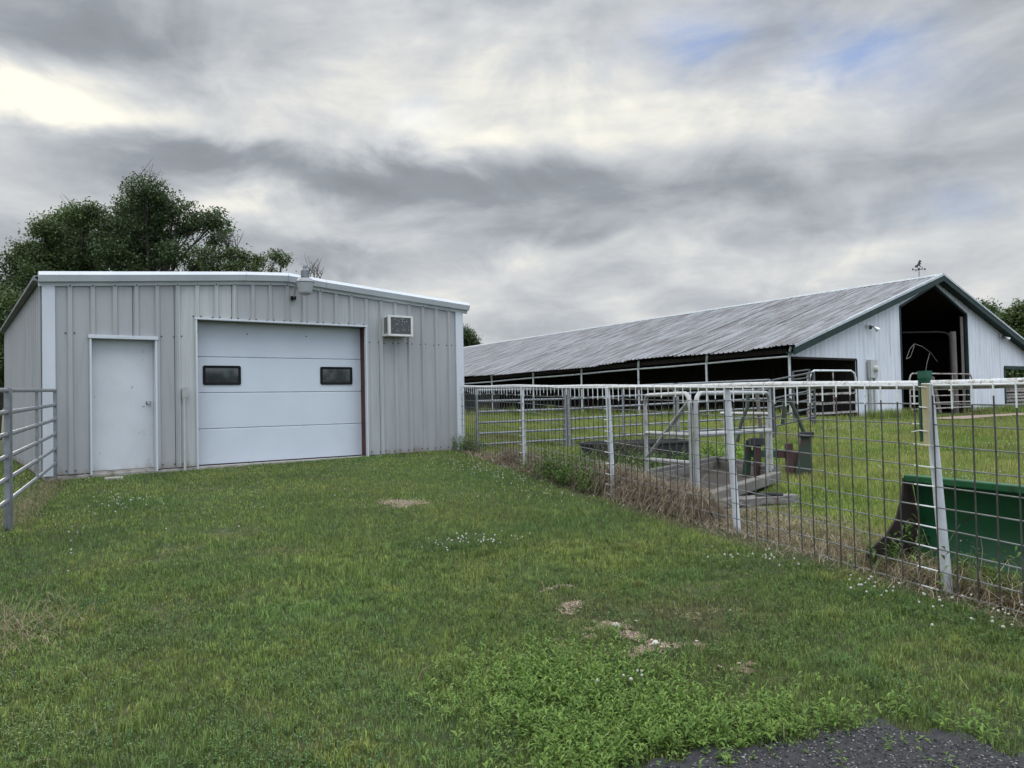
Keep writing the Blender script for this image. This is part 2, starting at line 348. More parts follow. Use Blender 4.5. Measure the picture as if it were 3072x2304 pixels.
def gz(x, y):
    x = np.asarray(x, float); y = np.asarray(y, float)
    d = np.sqrt((x[..., None]-CP[:, 0])**2 + (y[..., None]-CP[:, 1])**2) + 1e-9
    z = (d*d*np.log(d)) @ TW[:-3] + TW[-3] + TW[-2]*x + TW[-1]*y
    t = np.clip((np.hypot(x-15, y-12)-45)/40, 0, 1)
    return np.clip(z*(1-t), -.7, .5)
def g1(x, y): return float(gz(x, y))
def vnoise(x, y, s, seed=0, octv=3):
    x = np.asarray(x, float)/s; y = np.asarray(y, float)/s; out = 0; amp = 1; tot = 0
    for o in range(octv):
        xi = np.floor(x).astype(np.int64); yi = np.floor(y).astype(np.int64); fx = x-xi; fy = y-yi; fx = fx*fx*(3-2*fx); fy = fy*fy*(3-2*fy)
        def h(a, b):
            n = (a*374761393 + b*668265263 + (seed+o)*974634) & 0x7fffffff
            n = ((n ^ (n >> 13))*1274126177) & 0x7fffffff
            return ((n ^ (n >> 16)) & 0xffff)/65535.
        v = (h(xi, yi)*(1-fx)+h(xi+1, yi)*fx)*(1-fy) + (h(xi, yi+1)*(1-fx)+h(xi+1, yi+1)*fx)*fy
        out = out+v*amp; tot += amp; amp *= .5; x = x*2.03+7; y = y*2.03+3
    return out/tot
def fence_s(x, y): return x-(4.93+.3125*(y-2.23))        # >0 on the pen side
ASP = np.array([(1.86,1.98),(2.07,1.94),(2.27,1.83),(2.54,1.69),(2.76,1.62),(2.94,1.52),(3.03,1.41),(3.06,1.3),(3.09,1.13),(3.25,.5),(3.5,-.6),(2.,-2.5),(.5,-1.),(.9,.6),(1.45,1.6)])
def in_poly(x, y, P):
    c = np.zeros(np.shape(x), bool); n = len(P)
    for i in range(n):
        x0, y0 = P[i]; x1, y1 = P[(i+1) % n]
        c ^= ((y0 > y) != (y1 > y)) & (x < (x1-x0)*(y-y0)/(y1-y0+1e-12)+x0)
    return c
GRAV = [(4.10,7.72,.30,.40,1.),(2.87,3.80,.10,.06,.8),(3.2,3.83,.13,.07,.9),(2.98,3.45,.16,.10,.9),(2.9,3.15,.17,.14,1.),(2.84,2.92,.13,.12,1.),(2.88,2.66,.16,.10,.9),(2.96,2.32,.18,.09,.5),(3.5,2.95,.28,.14,.38),(2.45,2.95,.05,.05,.5),(3.7,2.75,.16,.08,.3)]
def gravel_m(x, y):
    m = np.zeros(np.shape(x))
    wx = (vnoise(x, y, .16, 31)-.5)*.42; wy = (vnoise(x, y, .16, 32)-.5)*.42
    for cx, cy, a, b, k in GRAV:
        m = np.maximum(m, k*np.clip(1.35-1.15*np.sqrt(((x+wx-cx)/a)**2+((y+wy-cy)/b)**2), 0, 1))
    return m
def ground():
    g = mat('ground', (.030, .046, .015), (.046, .048, .020), 1.3, rough=1., lo=.4, hi=.62, stain=(.10, .08, .05), sscale=7, slo=.52, shi=.68, samt=.7, bump=.7, bscale=25)
    MAT['ground'] = g
    def axis(a, b, near, lo, hi):
        inner = list(np.arange(lo, hi+.01, near)); out = []
        st = near; p = hi
        while p < b: st *= 1.35; p += st; out.append(p)
        st = near; p = lo; neg = []
        while p > a: st *= 1.35; p -= st; neg.append(p)
        return np.array(neg[::-1]+inner+out)
    xs = axis(-900, 1000, .5, -4, 30); ys = axis(-900, 1000, .5, -4, 30)
    X, Y = np.meshgrid(xs, ys); Z = gz(X, Y)
    Z -= np.where(np.hypot(X, Y) < 40, .010, 0)
    nx, ny = len(xs), len(ys); V = np.c_[X.ravel(), Y.ravel(), Z.ravel()]
    i = np.arange(nx*ny).reshape(ny, nx); q = np.stack([i[:-1, :-1], i[:-1, 1:], i[1:, 1:], i[1:, :-1]], -1).reshape(-1, 4)
    o = arr_mesh('ground', V, np.full(len(q), 4), q.ravel(), 'ground', smooth=True, kind='structure')
    # chip-seal drive in the near corner
    mb = MB(); n = len(ASP); poly = []
    for k in range(n):
        a, b = ASP[k], ASP[(k+1) % n]
        for t in np.arange(0, 1, .1):
            p = a+(b-a)*t; w = (vnoise(p[0], p[1], .10, 77)-.5)*.20; poly.append((p[0]+w, p[1]+w))
    c = np.mean(ASP[:9], 0)+np.array([-.4, -.6])
    rings = [1., .97, .75, .5, .25]; V = []; m = len(poly)
    for rr in rings:
        for p in poly:
            x, y = c[0]+(p[0]-c[0])*rr, c[1]+(p[1]-c[1])*rr
            V.append((x, y, g1(x, y)+(.012 if rr < 1 else -.03)))
    V.append((c[0], c[1], g1(*c)+.012)); Fs = []
    for r_ in range(len(rings)-1):
        for k in range(m): Fs.append((r_*m+k, r_*m+(k+1) % m, (r_+1)*m+(k+1) % m, (r_+1)*m+k))
    for k in range(m): Fs.append(((len(rings)-1)*m+k, (len(rings)-1)*m+(k+1) % m, len(V)-1))
    mb.add(V, Fs); o = mb.build('driveway', 'asphalt'); tag(o, kind='structure')
    # bare soil showing through the lawn
    st = .024; gx, gy = np.meshgrid(np.arange(2.2, 4.8, st), np.arange(2.0, 8.4, st)); gm = gravel_m(gx, gy)+(vnoise(gx, gy, .07, 35)-.5)*.7
    sel = gm > .48; bx_, by_ = gx[sel], gy[sel]; k = len(bx_); q = np.array([(0, 0), (st, 0), (st, st), (0, st)]); PX = bx_[:, None]+q[None, :, 0]; PY = by_[:, None]+q[None, :, 1]
    PZ = gz(PX, PY)-.004+.006*vnoise(PX, PY, .05, 36)
    MAT['bare_soil'] = mat('bare_soil', (.17, .125, .085), (.11, .082, .055), 14, rough=1., bump=.8, bscale=70, stain=(.28, .215, .155), sscale=30, slo=.5, shi=.6)
    arr_mesh('bare_soil', np.stack([PX, PY, PZ], -1).reshape(-1, 3), np.full(k, 4), np.arange(4*k), 'bare_soil', kind='structure')
    # pink gravel path in front of the barn
    MAT['pathg'] = mat('pathg', (.36, .25, .20), (.26, .20, .17), 9, rough=1., bump=.6, bscale=40, stain=(.16, .14, .11), sscale=2, slo=.5, shi=.65)
    mb = MB(); pts = []
    for t in np.linspace(0, 1, 16):
        x = 29.5+t*26; yc = 13.2+.3*math.sin(x*.4); w = .6+.5*t
        pts.append([(x, yc-w, g1(x, yc-w)+.03), (x, yc+w, g1(x, yc+w)+.03)])
    V = [p for q in pts for p in q]; mb.add(V, [(2*i, 2*i+2, 2*i+3, 2*i+1) for i in range(15)])
    tag(mb.build('gravel_path', 'pathg'), kind='structure')
ground()

# ------------------------------------------------------------------ ribbed sheet builder
def rib_profile(u0, u1, off, pitch, rw, rt, rh, minor=0.):
    """sorted (u, depth) samples of a ribbed sheet between u0 and u1; ribs centred at off + k*pitch"""
    P = []
    k0 = math.floor((u0-off)/pitch)-1; k1 = math.ceil((u1-off)/pitch)+1
    for k in range(k0, k1+1):
        c = off+k*pitch
        P += [(c-rw/2, 0), (c-rt/2, rh), (c+rt/2, rh), (c+rw/2, 0)]
        if minor:
            for q in (1/3, 2/3):
                m = c+pitch*q; P += [(m-.012, 0), (m, minor), (m+.012, 0)]
    def at(u):
        for a, b in zip(P[:-1], P[1:]):
            if a[0] <= u <= b[0]: return a[1]+(b[1]-a[1])*(u-a[0])/max(b[0]-a[0], 1e-9)
        return 0
    return [(u0, at(u0))] + [p for p in P if u0+1e-4 < p[0] < u1-1e-4] + [(u1, at(u1))]
def sheet(mb, prof, lo, hi, pos, thick=.004, extra=()):
    """prof (u, depth); lo/hi functions of u; pos(u, depth, z) -> point"""
    us = sorted(set([p[0] for p in prof]+list(extra)))
    dep = lambda u: float(np.interp(u, [p[0] for p in prof], [p[1] for p in prof]))
    V = []; F = []
    for u in us:
        d = dep(u)
        V += [pos(u, d, lo(u)), pos(u, d, hi(u)), pos(u, d-thick, lo(u)), pos(u, d-thick, hi(u))]
    for i in range(len(us)-1):
        a = 4*i; b = a+4
        F += [(a, b, b+1, a+1), (a+2, a+3, b+3, b+2), (a, a+2, b+2, b), (a+1, b+1, b+3, a+3)]
    F += [(0, 1, 3, 2), (4*len(us)-4, 4*len(us)-2, 4*len(us)-1, 4*len(us)-3)]
    mb.add(V, F); return mb

# ------------------------------------------------------------------ shed
def shed():
    X0, YF, YB, WD = 1.145, 13.135, 22.0, 7.37
    root = thing('storage_shed', 'grey ribbed metal shed with white garage door and entry door', 'shed', (X0+WD/2, YF+4, 0))
    rtop = lambda u: float(np.interp(u, [-.03, 2.945, 3.68, 4.39, 7.48], [3.023, 3.275, 3.318, 3.252, 3.015]))
    wtop = lambda u: rtop(u)-.15
    pos = lambda u, d, z: (X0+u, YF-d, z)
    RP = dict(off=.347, pitch=.3048, rw=.10, rt=.052, rh=.036, minor=.0)
    seams = [.1, .957, 1.871, 2.785, 3.70, 4.614, 5.529, 6.443, 7.3]
    mats = ['panel', 'panel', 'panel_light', 'panel', 'panel', 'panel_mid', 'panel', 'panel']
    opens = [(.598, 1.553, 2.12), (2.14, 5.215, 2.432)]
    for k in range(8):
        u0, u1 = seams[k], seams[k+1]; cuts = sorted({u0, u1} | {c for o in opens for c in o[:2] if u0 < c < u1})
        for a, b in zip(cuts[:-1], cuts[1:]):
            mid = (a+b)/2; z0 = .012
            for o in opens:
                if o[0] <= mid <= o[1]: z0 = o[2]
            mb = MB(); pr = rib_profile(a, b+ (.012 if b == u1 and b < 7 else 0), **RP)
            off = .0015*(k % 2)
            sheet(mb, [(u, d+off) for u, d in pr], lambda u: z0, wtop, pos, extra=[q for q in (3.68,) if a < q < b])
            mb.build('wall_panel', mats[k], root)
    # left and right side walls, back wall
    for sx, xw in ((-1, X0), (1, X0+WD)):
        ys = np.arange(YF+.05, YB-.1, .9144); ys = list(ys)+[YB]
        for a, b in zip(ys[:-1], ys[1:]):
            mb = MB(); pr = rib_profile(a, b, YF+.35, .3048, .078, .042, .03)
            sheet(mb, pr, lambda u: .0, lambda u: 2.90, lambda u, d, z: (xw+sx*d, u, z)); mb.build('side_panel', 'panel', root)
    mb = MB(); mb.add([(X0+.02, YB, 0), (X0+WD-.02, YB, 0), (X0+WD-.02, YB, 2.9), (X0+WD/2, YB, 3.2), (X0+.02, YB, 2.9)], [(0, 1, 2, 3, 4)]); mb.build('back_wall', 'panel', root)
    # roof: two ribbed slopes
    rf = part_empty('roof', root)
    for sx in (-1, 1):
        xe = X0-.10 if sx < 0 else X0+WD+.10; xr = X0+3.68; ze, zr = 2.955, 3.262
        ys = list(np.arange(YF-.02, YB, .9144))+[YB+.1]
        for a, b in zip(ys[:-1], ys[1:]):
            mb = MB(); pr = rib_profile(a, b, YF+.2, .3048, .075, .035, .04, .012)
            V = []; F = []
            for y, d in pr:
                V += [(xe, y, ze+d), (xr, y, zr+d), (xe, y, ze+d-.012), (xr, y, zr+d-.012)]
            for i in range(len(pr)-1):
                q = 4*i; F += [(q, q+4, q+5, q+1), (q+2, q+3, q+7, q+6), (q, q+2, q+6, q+4)]
            mb.add(V, F); mb.build('roof_sheet', 'bgrey', rf)
        xo = xe+.015*sx; m2 = MB()
        m2.add([(xo, YF-.02, ze-.005), (xo, YB+.1, ze-.005), (xo+.012*sx, YB+.1, ze-.012), (xo+.012*sx, YF-.02, ze-.012), (xo+.012*sx, YF-.02, ze-.06), (xo+.012*sx, YB+.1, ze-.06), (xo-.07*sx, YB+.1, ze-.07), (xo-.07*sx, YF-.02, ze-.07)],
               [(0, 1, 2, 3), (3, 2, 5, 4), (4, 5, 6, 7), (7, 6, 1, 0), (0, 3, 4, 7), (1, 6, 5, 2)])
        m2.build('eave_trim', 'bgrey', root)
    # rake trim in four lengths
    prof = [(.01, 0.), (-.105, -.004), (-.15, -.062), (-.112, -.155), (-.045, -.160), (-.045, -.168), (-.038, -.215), (.01, -.215)]
    kn = [-.06, .9, 2.945, 3.30, 3.68, 4.05, 4.39, 6.2, 7.48]
    def rake(us):
        mb = MB(); V = []; n = len(prof)
        for u in us:
            for y, z in prof: V.append((X0+u, YF+y-.004, rtop(u)+z))
        F = [(i*n+j, (i+1)*n+j, (i+1)*n+(j+1) % n, i*n+(j+1) % n) for i in range(len(us)-1) for j in range(n)]
        F += [tuple(range(n)), tuple((len(us)-1)*n+j for j in range(n))[::-1]]
        mb.add(V, F); return mb.build('rake_trim', 'trim', root)
    rake([-.06, .9, 2.0, 2.943]); rake([2.947, 3.2, 3.45, 3.677]); rake([3.683, 3.9, 4.15, 4.386]); rake([4.391, 5.5, 6.5, 7.485])
    # corner trims, the left one dented
    def corner(u0, u1, sx):
        mb = MB(); zs = list(np.linspace(0.0, rtop(u0)-.2, 22)); V = []; F = []
        xo = u0 if sx < 0 else u1
        for z in zs:
            dn = (.03*math.exp(-((z-1.05)/.09)**2)+.02*math.exp(-((z-.82)/.06)**2)+.008*math.sin(z*23)*math.exp(-((z-.95)/.3)**2)) if sx < 0 else 0
            V += [(X0+u0, YF-.038+dn*(sx > 0), z), (X0+(u0+u1)/2, YF-.044+dn, z), (X0+u1, YF-.038+dn*.4, z), (X0+(u1 if sx < 0 else u0), YF+.0, z), (X0+xo, YF+.12, z), (X0+xo-.002*sx, YF-.03, z)]
        order = [4, 0, 1, 2, 3] if sx < 0 else [4, 2, 1, 0, 3]
        for i in range(len(zs)-1):
            for a, b in zip(order[:-1], order[1:]): F.append((6*i+a, 6*i+b, 6*i+6+b, 6*i+6+a))
        mb.add(V, F); return mb.build('corner_trim', 'trim', root, smooth=True)
    corner(-.012, .152, -1); corner(7.20, 7.378, 1)
    # slab
    mb = MB(); mb.box(X0+.02, X0+WD-.02, YF-.02, YB, -.4, -.004); mb.build('slab', 'concrete', root, bevel=.008)
    # entry door
    d = part_empty('entry_door', root)
    mb = MB(); mb.box(X0+.628, X0+1.523, YF+.125, YF+.17, .028, 2.062); mb.build('door_leaf', 'door', d, bevel=.004)
    mb = MB()
    mb.box(X0+.600, X0+.629, YF-.042, YF+.20, -.03, 2.09); mb.box(X0+1.524, X0+1.553, YF-.042, YF+.20, -.03, 2.09); mb.box(X0+.585, X0+1.568, YF-.055, YF+.20, 2.064, 2.118)
    mb.build('door_frame', 'trim', d, bevel=.004)
    mb = MB(); mb.box(X0+.630, X0+1.522, YF+.02, YF+.20, -.03, .022); mb.build('threshold', 'concrete', d)
    mb = MB(); kx, kz = X0+1.445, 1.07
    n = 14
    for (r0, r1, y0, y1) in ((.036, .034, .125, .115), (.014, .014, .115, .09), (.028, .031, .09, .075), (.031, .02, .075, .058)):
        V = [(kx+r*math.cos(2*math.pi*j/n), YF+y, kz+r*math.sin(2*math.pi*j/n)) for r, y in ((r0, y0), (r1, y1)) for j in range(n)]
        mb.add(V, [(j, (j+1) % n, n+(j+1) % n, n+j) for j in range(n)]+[tuple(range(n, 2*n))])
    mb.build('knob', 'chrome', d, smooth=True)
    # garage door, set back in its opening
    YD = YF+.25
    g = part_empty('garage_door', root); gu0, gu1 = 2.15, 5.21
    for i in range(4):
        mb = MB(); z0 = -.0+.6095*i
        mb.add([(X0+gu0, YD+.03, z0), (X0+gu0, YD+.008, z0+.002), (X0+gu0, YD, z0+.012), (X0+gu0, YD, z0+.597), (X0+gu0, YD+.008, z0+.606), (X0+gu0, YD+.03, z0+.606),
                (X0+gu1, YD+.03, z0), (X0+gu1, YD+.008, z0+.002), (X0+gu1, YD, z0+.012), (X0+gu1, YD, z0+.597), (X0+gu1, YD+.008, z0+.606), (X0+gu1, YD+.03, z0+.606)],
               [(i_, i_+1, i_+7, i_+6)[::-1] for i_ in range(5)]+[(0, 6, 11, 5)[::-1]])
        mb.build('door_section', 'garage', g)
    for wu0, wu1 in ((2.32, 2.952), (4.397, 5.035)):
        z0, z1 = 1.351, 1.684; f = .042; mb = MB()
        def rr(a0, a1, b0, b1, r, y):
            P = []
            for cx, cz, s0 in ((a1-r, b1-r, 0), (a0+r, b1-r, 90), (a0+r, b0+r, 180), (a1-r, b0+r, 270)):
                for q in range(5): an = R(s0+q*22.5); P.append((X0+cx+r*math.cos(an), y, cz+r*math.sin(an)))
            return P
        o1 = rr(wu0, wu1, z0, z1, .03, YD-.002); o2 = rr(wu0+.004, wu1-.004, z0+.004, z1-.004, .028, YD-.022); o3 = rr(wu0+f, wu1-f, z0+f, z1-f, .012, YD-.018); o4 = rr(wu0+f+.004, wu1-f-.004, z0+f+.004, z1-f-.004, .010, YD-.004)
        m = len(o1); V = o1+o2+o3+o4
        mb.add(V, [(r*m+j, (r+1)*m+j, (r+1)*m+(j+1) % m, r*m+(j+1) % m) for r in range(3) for j in range(m)])
        mb.build('window_frame', 'black', g)
        mb = MB(); mb.add(rr(wu0+f+.003, wu1-f-.003, z0+f+.003, z1-f-.003, .01, YD-.007), [tuple(range(m))[::-1]]); mb.build('window_pane', 'glass', g)
    mb = MB()
    for u, z in ((3.07, 2.24), (4.14, 2.235)): mb.lathe([(.011, 0), (.011, .01)], (0, 0, 0), 8); n = 16; mb.v[-n:] = [(X0+u+p[0], YD-p[2]-.001, z+p[1]) for p in mb.v[-n:]]
    mb.build('bolt_heads', 'black', g)
    mb = MB(); mb.box(X0+2.14, X0+2.168, YF-.045, YF+.03, -.04, 2.425); mb.box(X0+5.188, X0+5.216, YF-.045, YF+.03, -.04, 2.425); mb.box(X0+2.125, X0+5.231, YF-.05, YF+.03, 2.426, 2.458); mb.build('opening_trim', 'trim', root, bevel=.004)
    mb = MB(); mb.box(X0+5.2115, X0+5.35, YF+.031, YD+.05, 0, 2.43); mb.box(X0+2.0, X0+2.149, YF+.031, YD+.05, 0, 2.43); mb.build('jamb', 'jamb', root)
    mb = MB(); mb.box(X0+2.0, X0+5.35, YF+.031, YD+.06, 2.437, 2.6); mb.build('header', 'panel', root)
    mb = MB(); mb.box(X0+gu0+.02, X0+gu1-.005, YD-.012, YD+.02, -.012, .014); mb.build('bottom_seal', 'black', g)
    mb = MB()
    for u, z0_, z1_ in ((1.206, 2.125, 2.98), (1.818, .03, 2.96), (5.478, .03, 2.2), (2.734, 2.46, 3.05)):
        mb.box(X0+u, X0+u+.006, YF-.006, YF-.0005, z0_, z1_)
    mb.build('panel_lap', 'black', root)
    mb = MB(); rr_ = random.Random(8)
    for u, z, w_, h_ in ((1.37, 1.86, .004, .05), (1.37, 1.74, .004, .03), (1.21, 1.31, .012, .022), (1.20, 1.29, .007, .02), (1.34, .60, .05, .004), (1.31, .57, .004, .03), (1.37, .55, .03, .005), (1.24, .63, .006, .006), (.68, 1.16, .018, .010), (1.36, 1.00, .03, .012), (1.42, .16, .05, .004), (.75, .28, .005, .03)):
        mb.box(X0+u, X0+u+w_, YF+.1235, YF+.1249, z, z+h_)
    tag(mb.build('scuffs', 'acg', d), kind='stuff')
    # fastener rows
    mb = MB()
    def screw(u, z, y=0.0): mb.obox((X0+u, YF-.006-y, z), (.0085, 0, 0), (0, .005, 0), (0, 0, .0085))
    for k in range(24):
        c = .347+.3048*k
        if c > 7.15: break
        for du in (-.06, .06):
            if not (.55 < c+du < 1.6): screw(c+du, 2.135+random.uniform(-.01, .01)) if not 2.1 < c+du < 5.25 else screw(c+du, 2.475+random.uniform(-.006, .006))
            if not (.55 < c+du < 1.6 or 2.1 < c+du < 5.25): screw(c+du, .07+random.uniform(-.01, .01))
        if random.random() < .7: screw(c, wtop(c)-.06, .034)
    tag(mb.build('fasteners', 'black', root), kind='stuff')
shed()

def yard_light():
    c = (4.993, 12.66); L0 = thing('yard_light', 'round aluminium yard light on bent arm over the garage door', 'lamp', (4.95, 13.09, 2.9))
    mb = MB(); mb.tube([(4.945, 13.07, 2.90), (4.945, 13.03, 2.98), (4.948, 13.0, 3.08), (4.96, 12.93, 3.17), (4.985, 12.80, 3.23), (c[0], c[1]+.06, 3.25)], .016, 10); mb.build('arm', 'alum', L0, smooth=True)
    mb = MB(); mb.obox((4.945, 13.09, 2.885), (.04, 0, 0), (0, .03, 0), (0, 0, .03)); mb.tube([(4.925, 13.08, 2.87), (4.915, 13.07, 2.84)], .012, 6); mb.build('bracket', 'black', L0)
    mb = MB(); mb.lathe([(.155, 3.10), (.158, 3.108), (.15, 3.125), (.118, 3.165), (.075, 3.185)], (*c, 0), 24); mb.build('reflector', 'galv', L0, smooth=True)
    mb = MB(); mb.lathe([(.066, 3.183), (.07, 3.20), (.062, 3.31), (.05, 3.335), (.034, 3.34), (.034, 3.375), (.03, 3.395), (.0, 3.397)], (*c, 0), 14)
    for j in range(14):
        a = 2*math.pi*j/14; mb.beam((c[0]+.068*math.cos(a), c[1]+.068*math.sin(a), 3.19), (c[0]+.06*math.cos(a), c[1]+.06*math.sin(a), 3.315), .006, .012)
    mb.build('housing', 'galv', L0)
    mb = MB(); prof = []
    for i in range(9): prof += [(.150-.0042*i, 3.098-.0205*i), (.147-.0042*i, 3.098-.0205*i-.010)]
    prof += [(.100, 2.905), (.07, 2.888), (.03, 2.880), (0.001, 2.878)]; mb.lathe(prof, (*c, 0), 28); mb.build('lens', 'lens', L0, smooth=True)
yard_light()
def paver():
    x, y = 1.98, 12.62; z = g1(x, y); mb = MB(); mb.prism([(x-.13, y-.09, z-.02), (x+.12, y-.10, z-.02), (x+.14, y+.08, z-.02), (x-.10, y+.10, z-.02)], (0, 0, .045))
    tag(mb.build('stepping_stone', 'concrete', bevel=.008), 'flat grey stone in the grass before the entry door', 'stone')
paver()
def ac_unit():
    x0, x1, y1, y0, z0, z1 = 6.68, 7.20, 13.095, 12.845, 2.255, 2.64
    a = thing('window_air_conditioner', 'beige air conditioner box through the wall right of garage door', 'air conditioner', ((x0+x1)/2, y1, z0))
    mb = MB(); mb.box(x0, x1, y0, y1, z0, z1); mb.build('case', 'acw', a, bevel=.008)
    mb = MB(); f = .045
    for (a0, a1, b0, b1) in ((x0-.004, x0+f, z0-.004, z1+.004), (x1-f, x1+.004, z0-.004, z1+.004), (x0+f, x1-f, z0-.004, z0+f-.01), (x0+f, x1-f, z1-f+.01, z1+.004)): mb.box(a0, a1, y0-.02, y0-.001, b0, b1)
    mb.build('front_frame', 'acw', a, bevel=.004)
    mb = MB(); mb.box(x0+f, x1-f, y0-.004, y0-.0015, z0+f-.01, z1-f+.01)
    for i in range(22):
        z = z0+.045+i*.0138; mb.box(x0+f, x1-f, y0-.008, y0-.0045, z, z+.004)
    mb.build('coil_grille', 'acg', a)
    mb = MB()
    for i in range(20):
        z = z0+.05+i*.0155; mb.box(x0-.003, x0-.0012, y0+.03, y0+.17, z, z+.008)
    mb.build('side_vents', 'black', a)
    mb = MB(); rr = random.Random(3)
    for i in range(26):
        x = rr.uniform(x0+.08, x1-.07); z = rr.choice([rr.uniform(z0+.22, z1-.05), rr.uniform(z0+.06, z0+.14), rr.uniform(z0+.05, z1-.05)]); s = rr.uniform(.003, .007); mb.obox((x, y0-.011, z), (s, 0, 0), (0, .002, 0), (0, 0, s))
    tag(mb.build('lint_specks', 'acw', a), kind='stuff')
ac_unit()
def outlet():
    o = thing('outlet_conduit', 'grey outlet box on conduit between entry door and garage door', 'conduit', (3.095, 13.08, 0))
    mb = MB(); mb.tube([(3.092, 13.075, -.12), (3.092, 13.075, 1.12)], .021, 10); mb.build('conduit', 'grey_plastic', o, smooth=True)
    mb = MB(); mb.tube([(3.092, 13.075, 1.085), (3.092, 13.075, 1.13)], .028, 10); mb.build('collar', 'grey_plastic', o, smooth=True)
    mb = MB(); mb.box(3.06, 3.135, 13.05, 13.115, 1.125, 1.29); mb.build('box', 'grey_plastic', o, bevel=.006)
    mb = MB(); mb.add([(3.062, 13.048, 1.13), (3.133, 13.048, 1.13), (3.133, 13.044, 1.135), (3.062, 13.044, 1.135), (3.066, 13.018, 1.305), (3.139, 13.018, 1.305), (3.139, 13.048, 1.305), (3.066, 13.048, 1.305)], [(0, 1, 2, 3), (3, 2, 5, 4), (4, 5, 6, 7), (0, 3, 4, 7), (1, 6, 5, 2)]); mb.build('flip_cover', 'grey_plastic', o)
outlet()

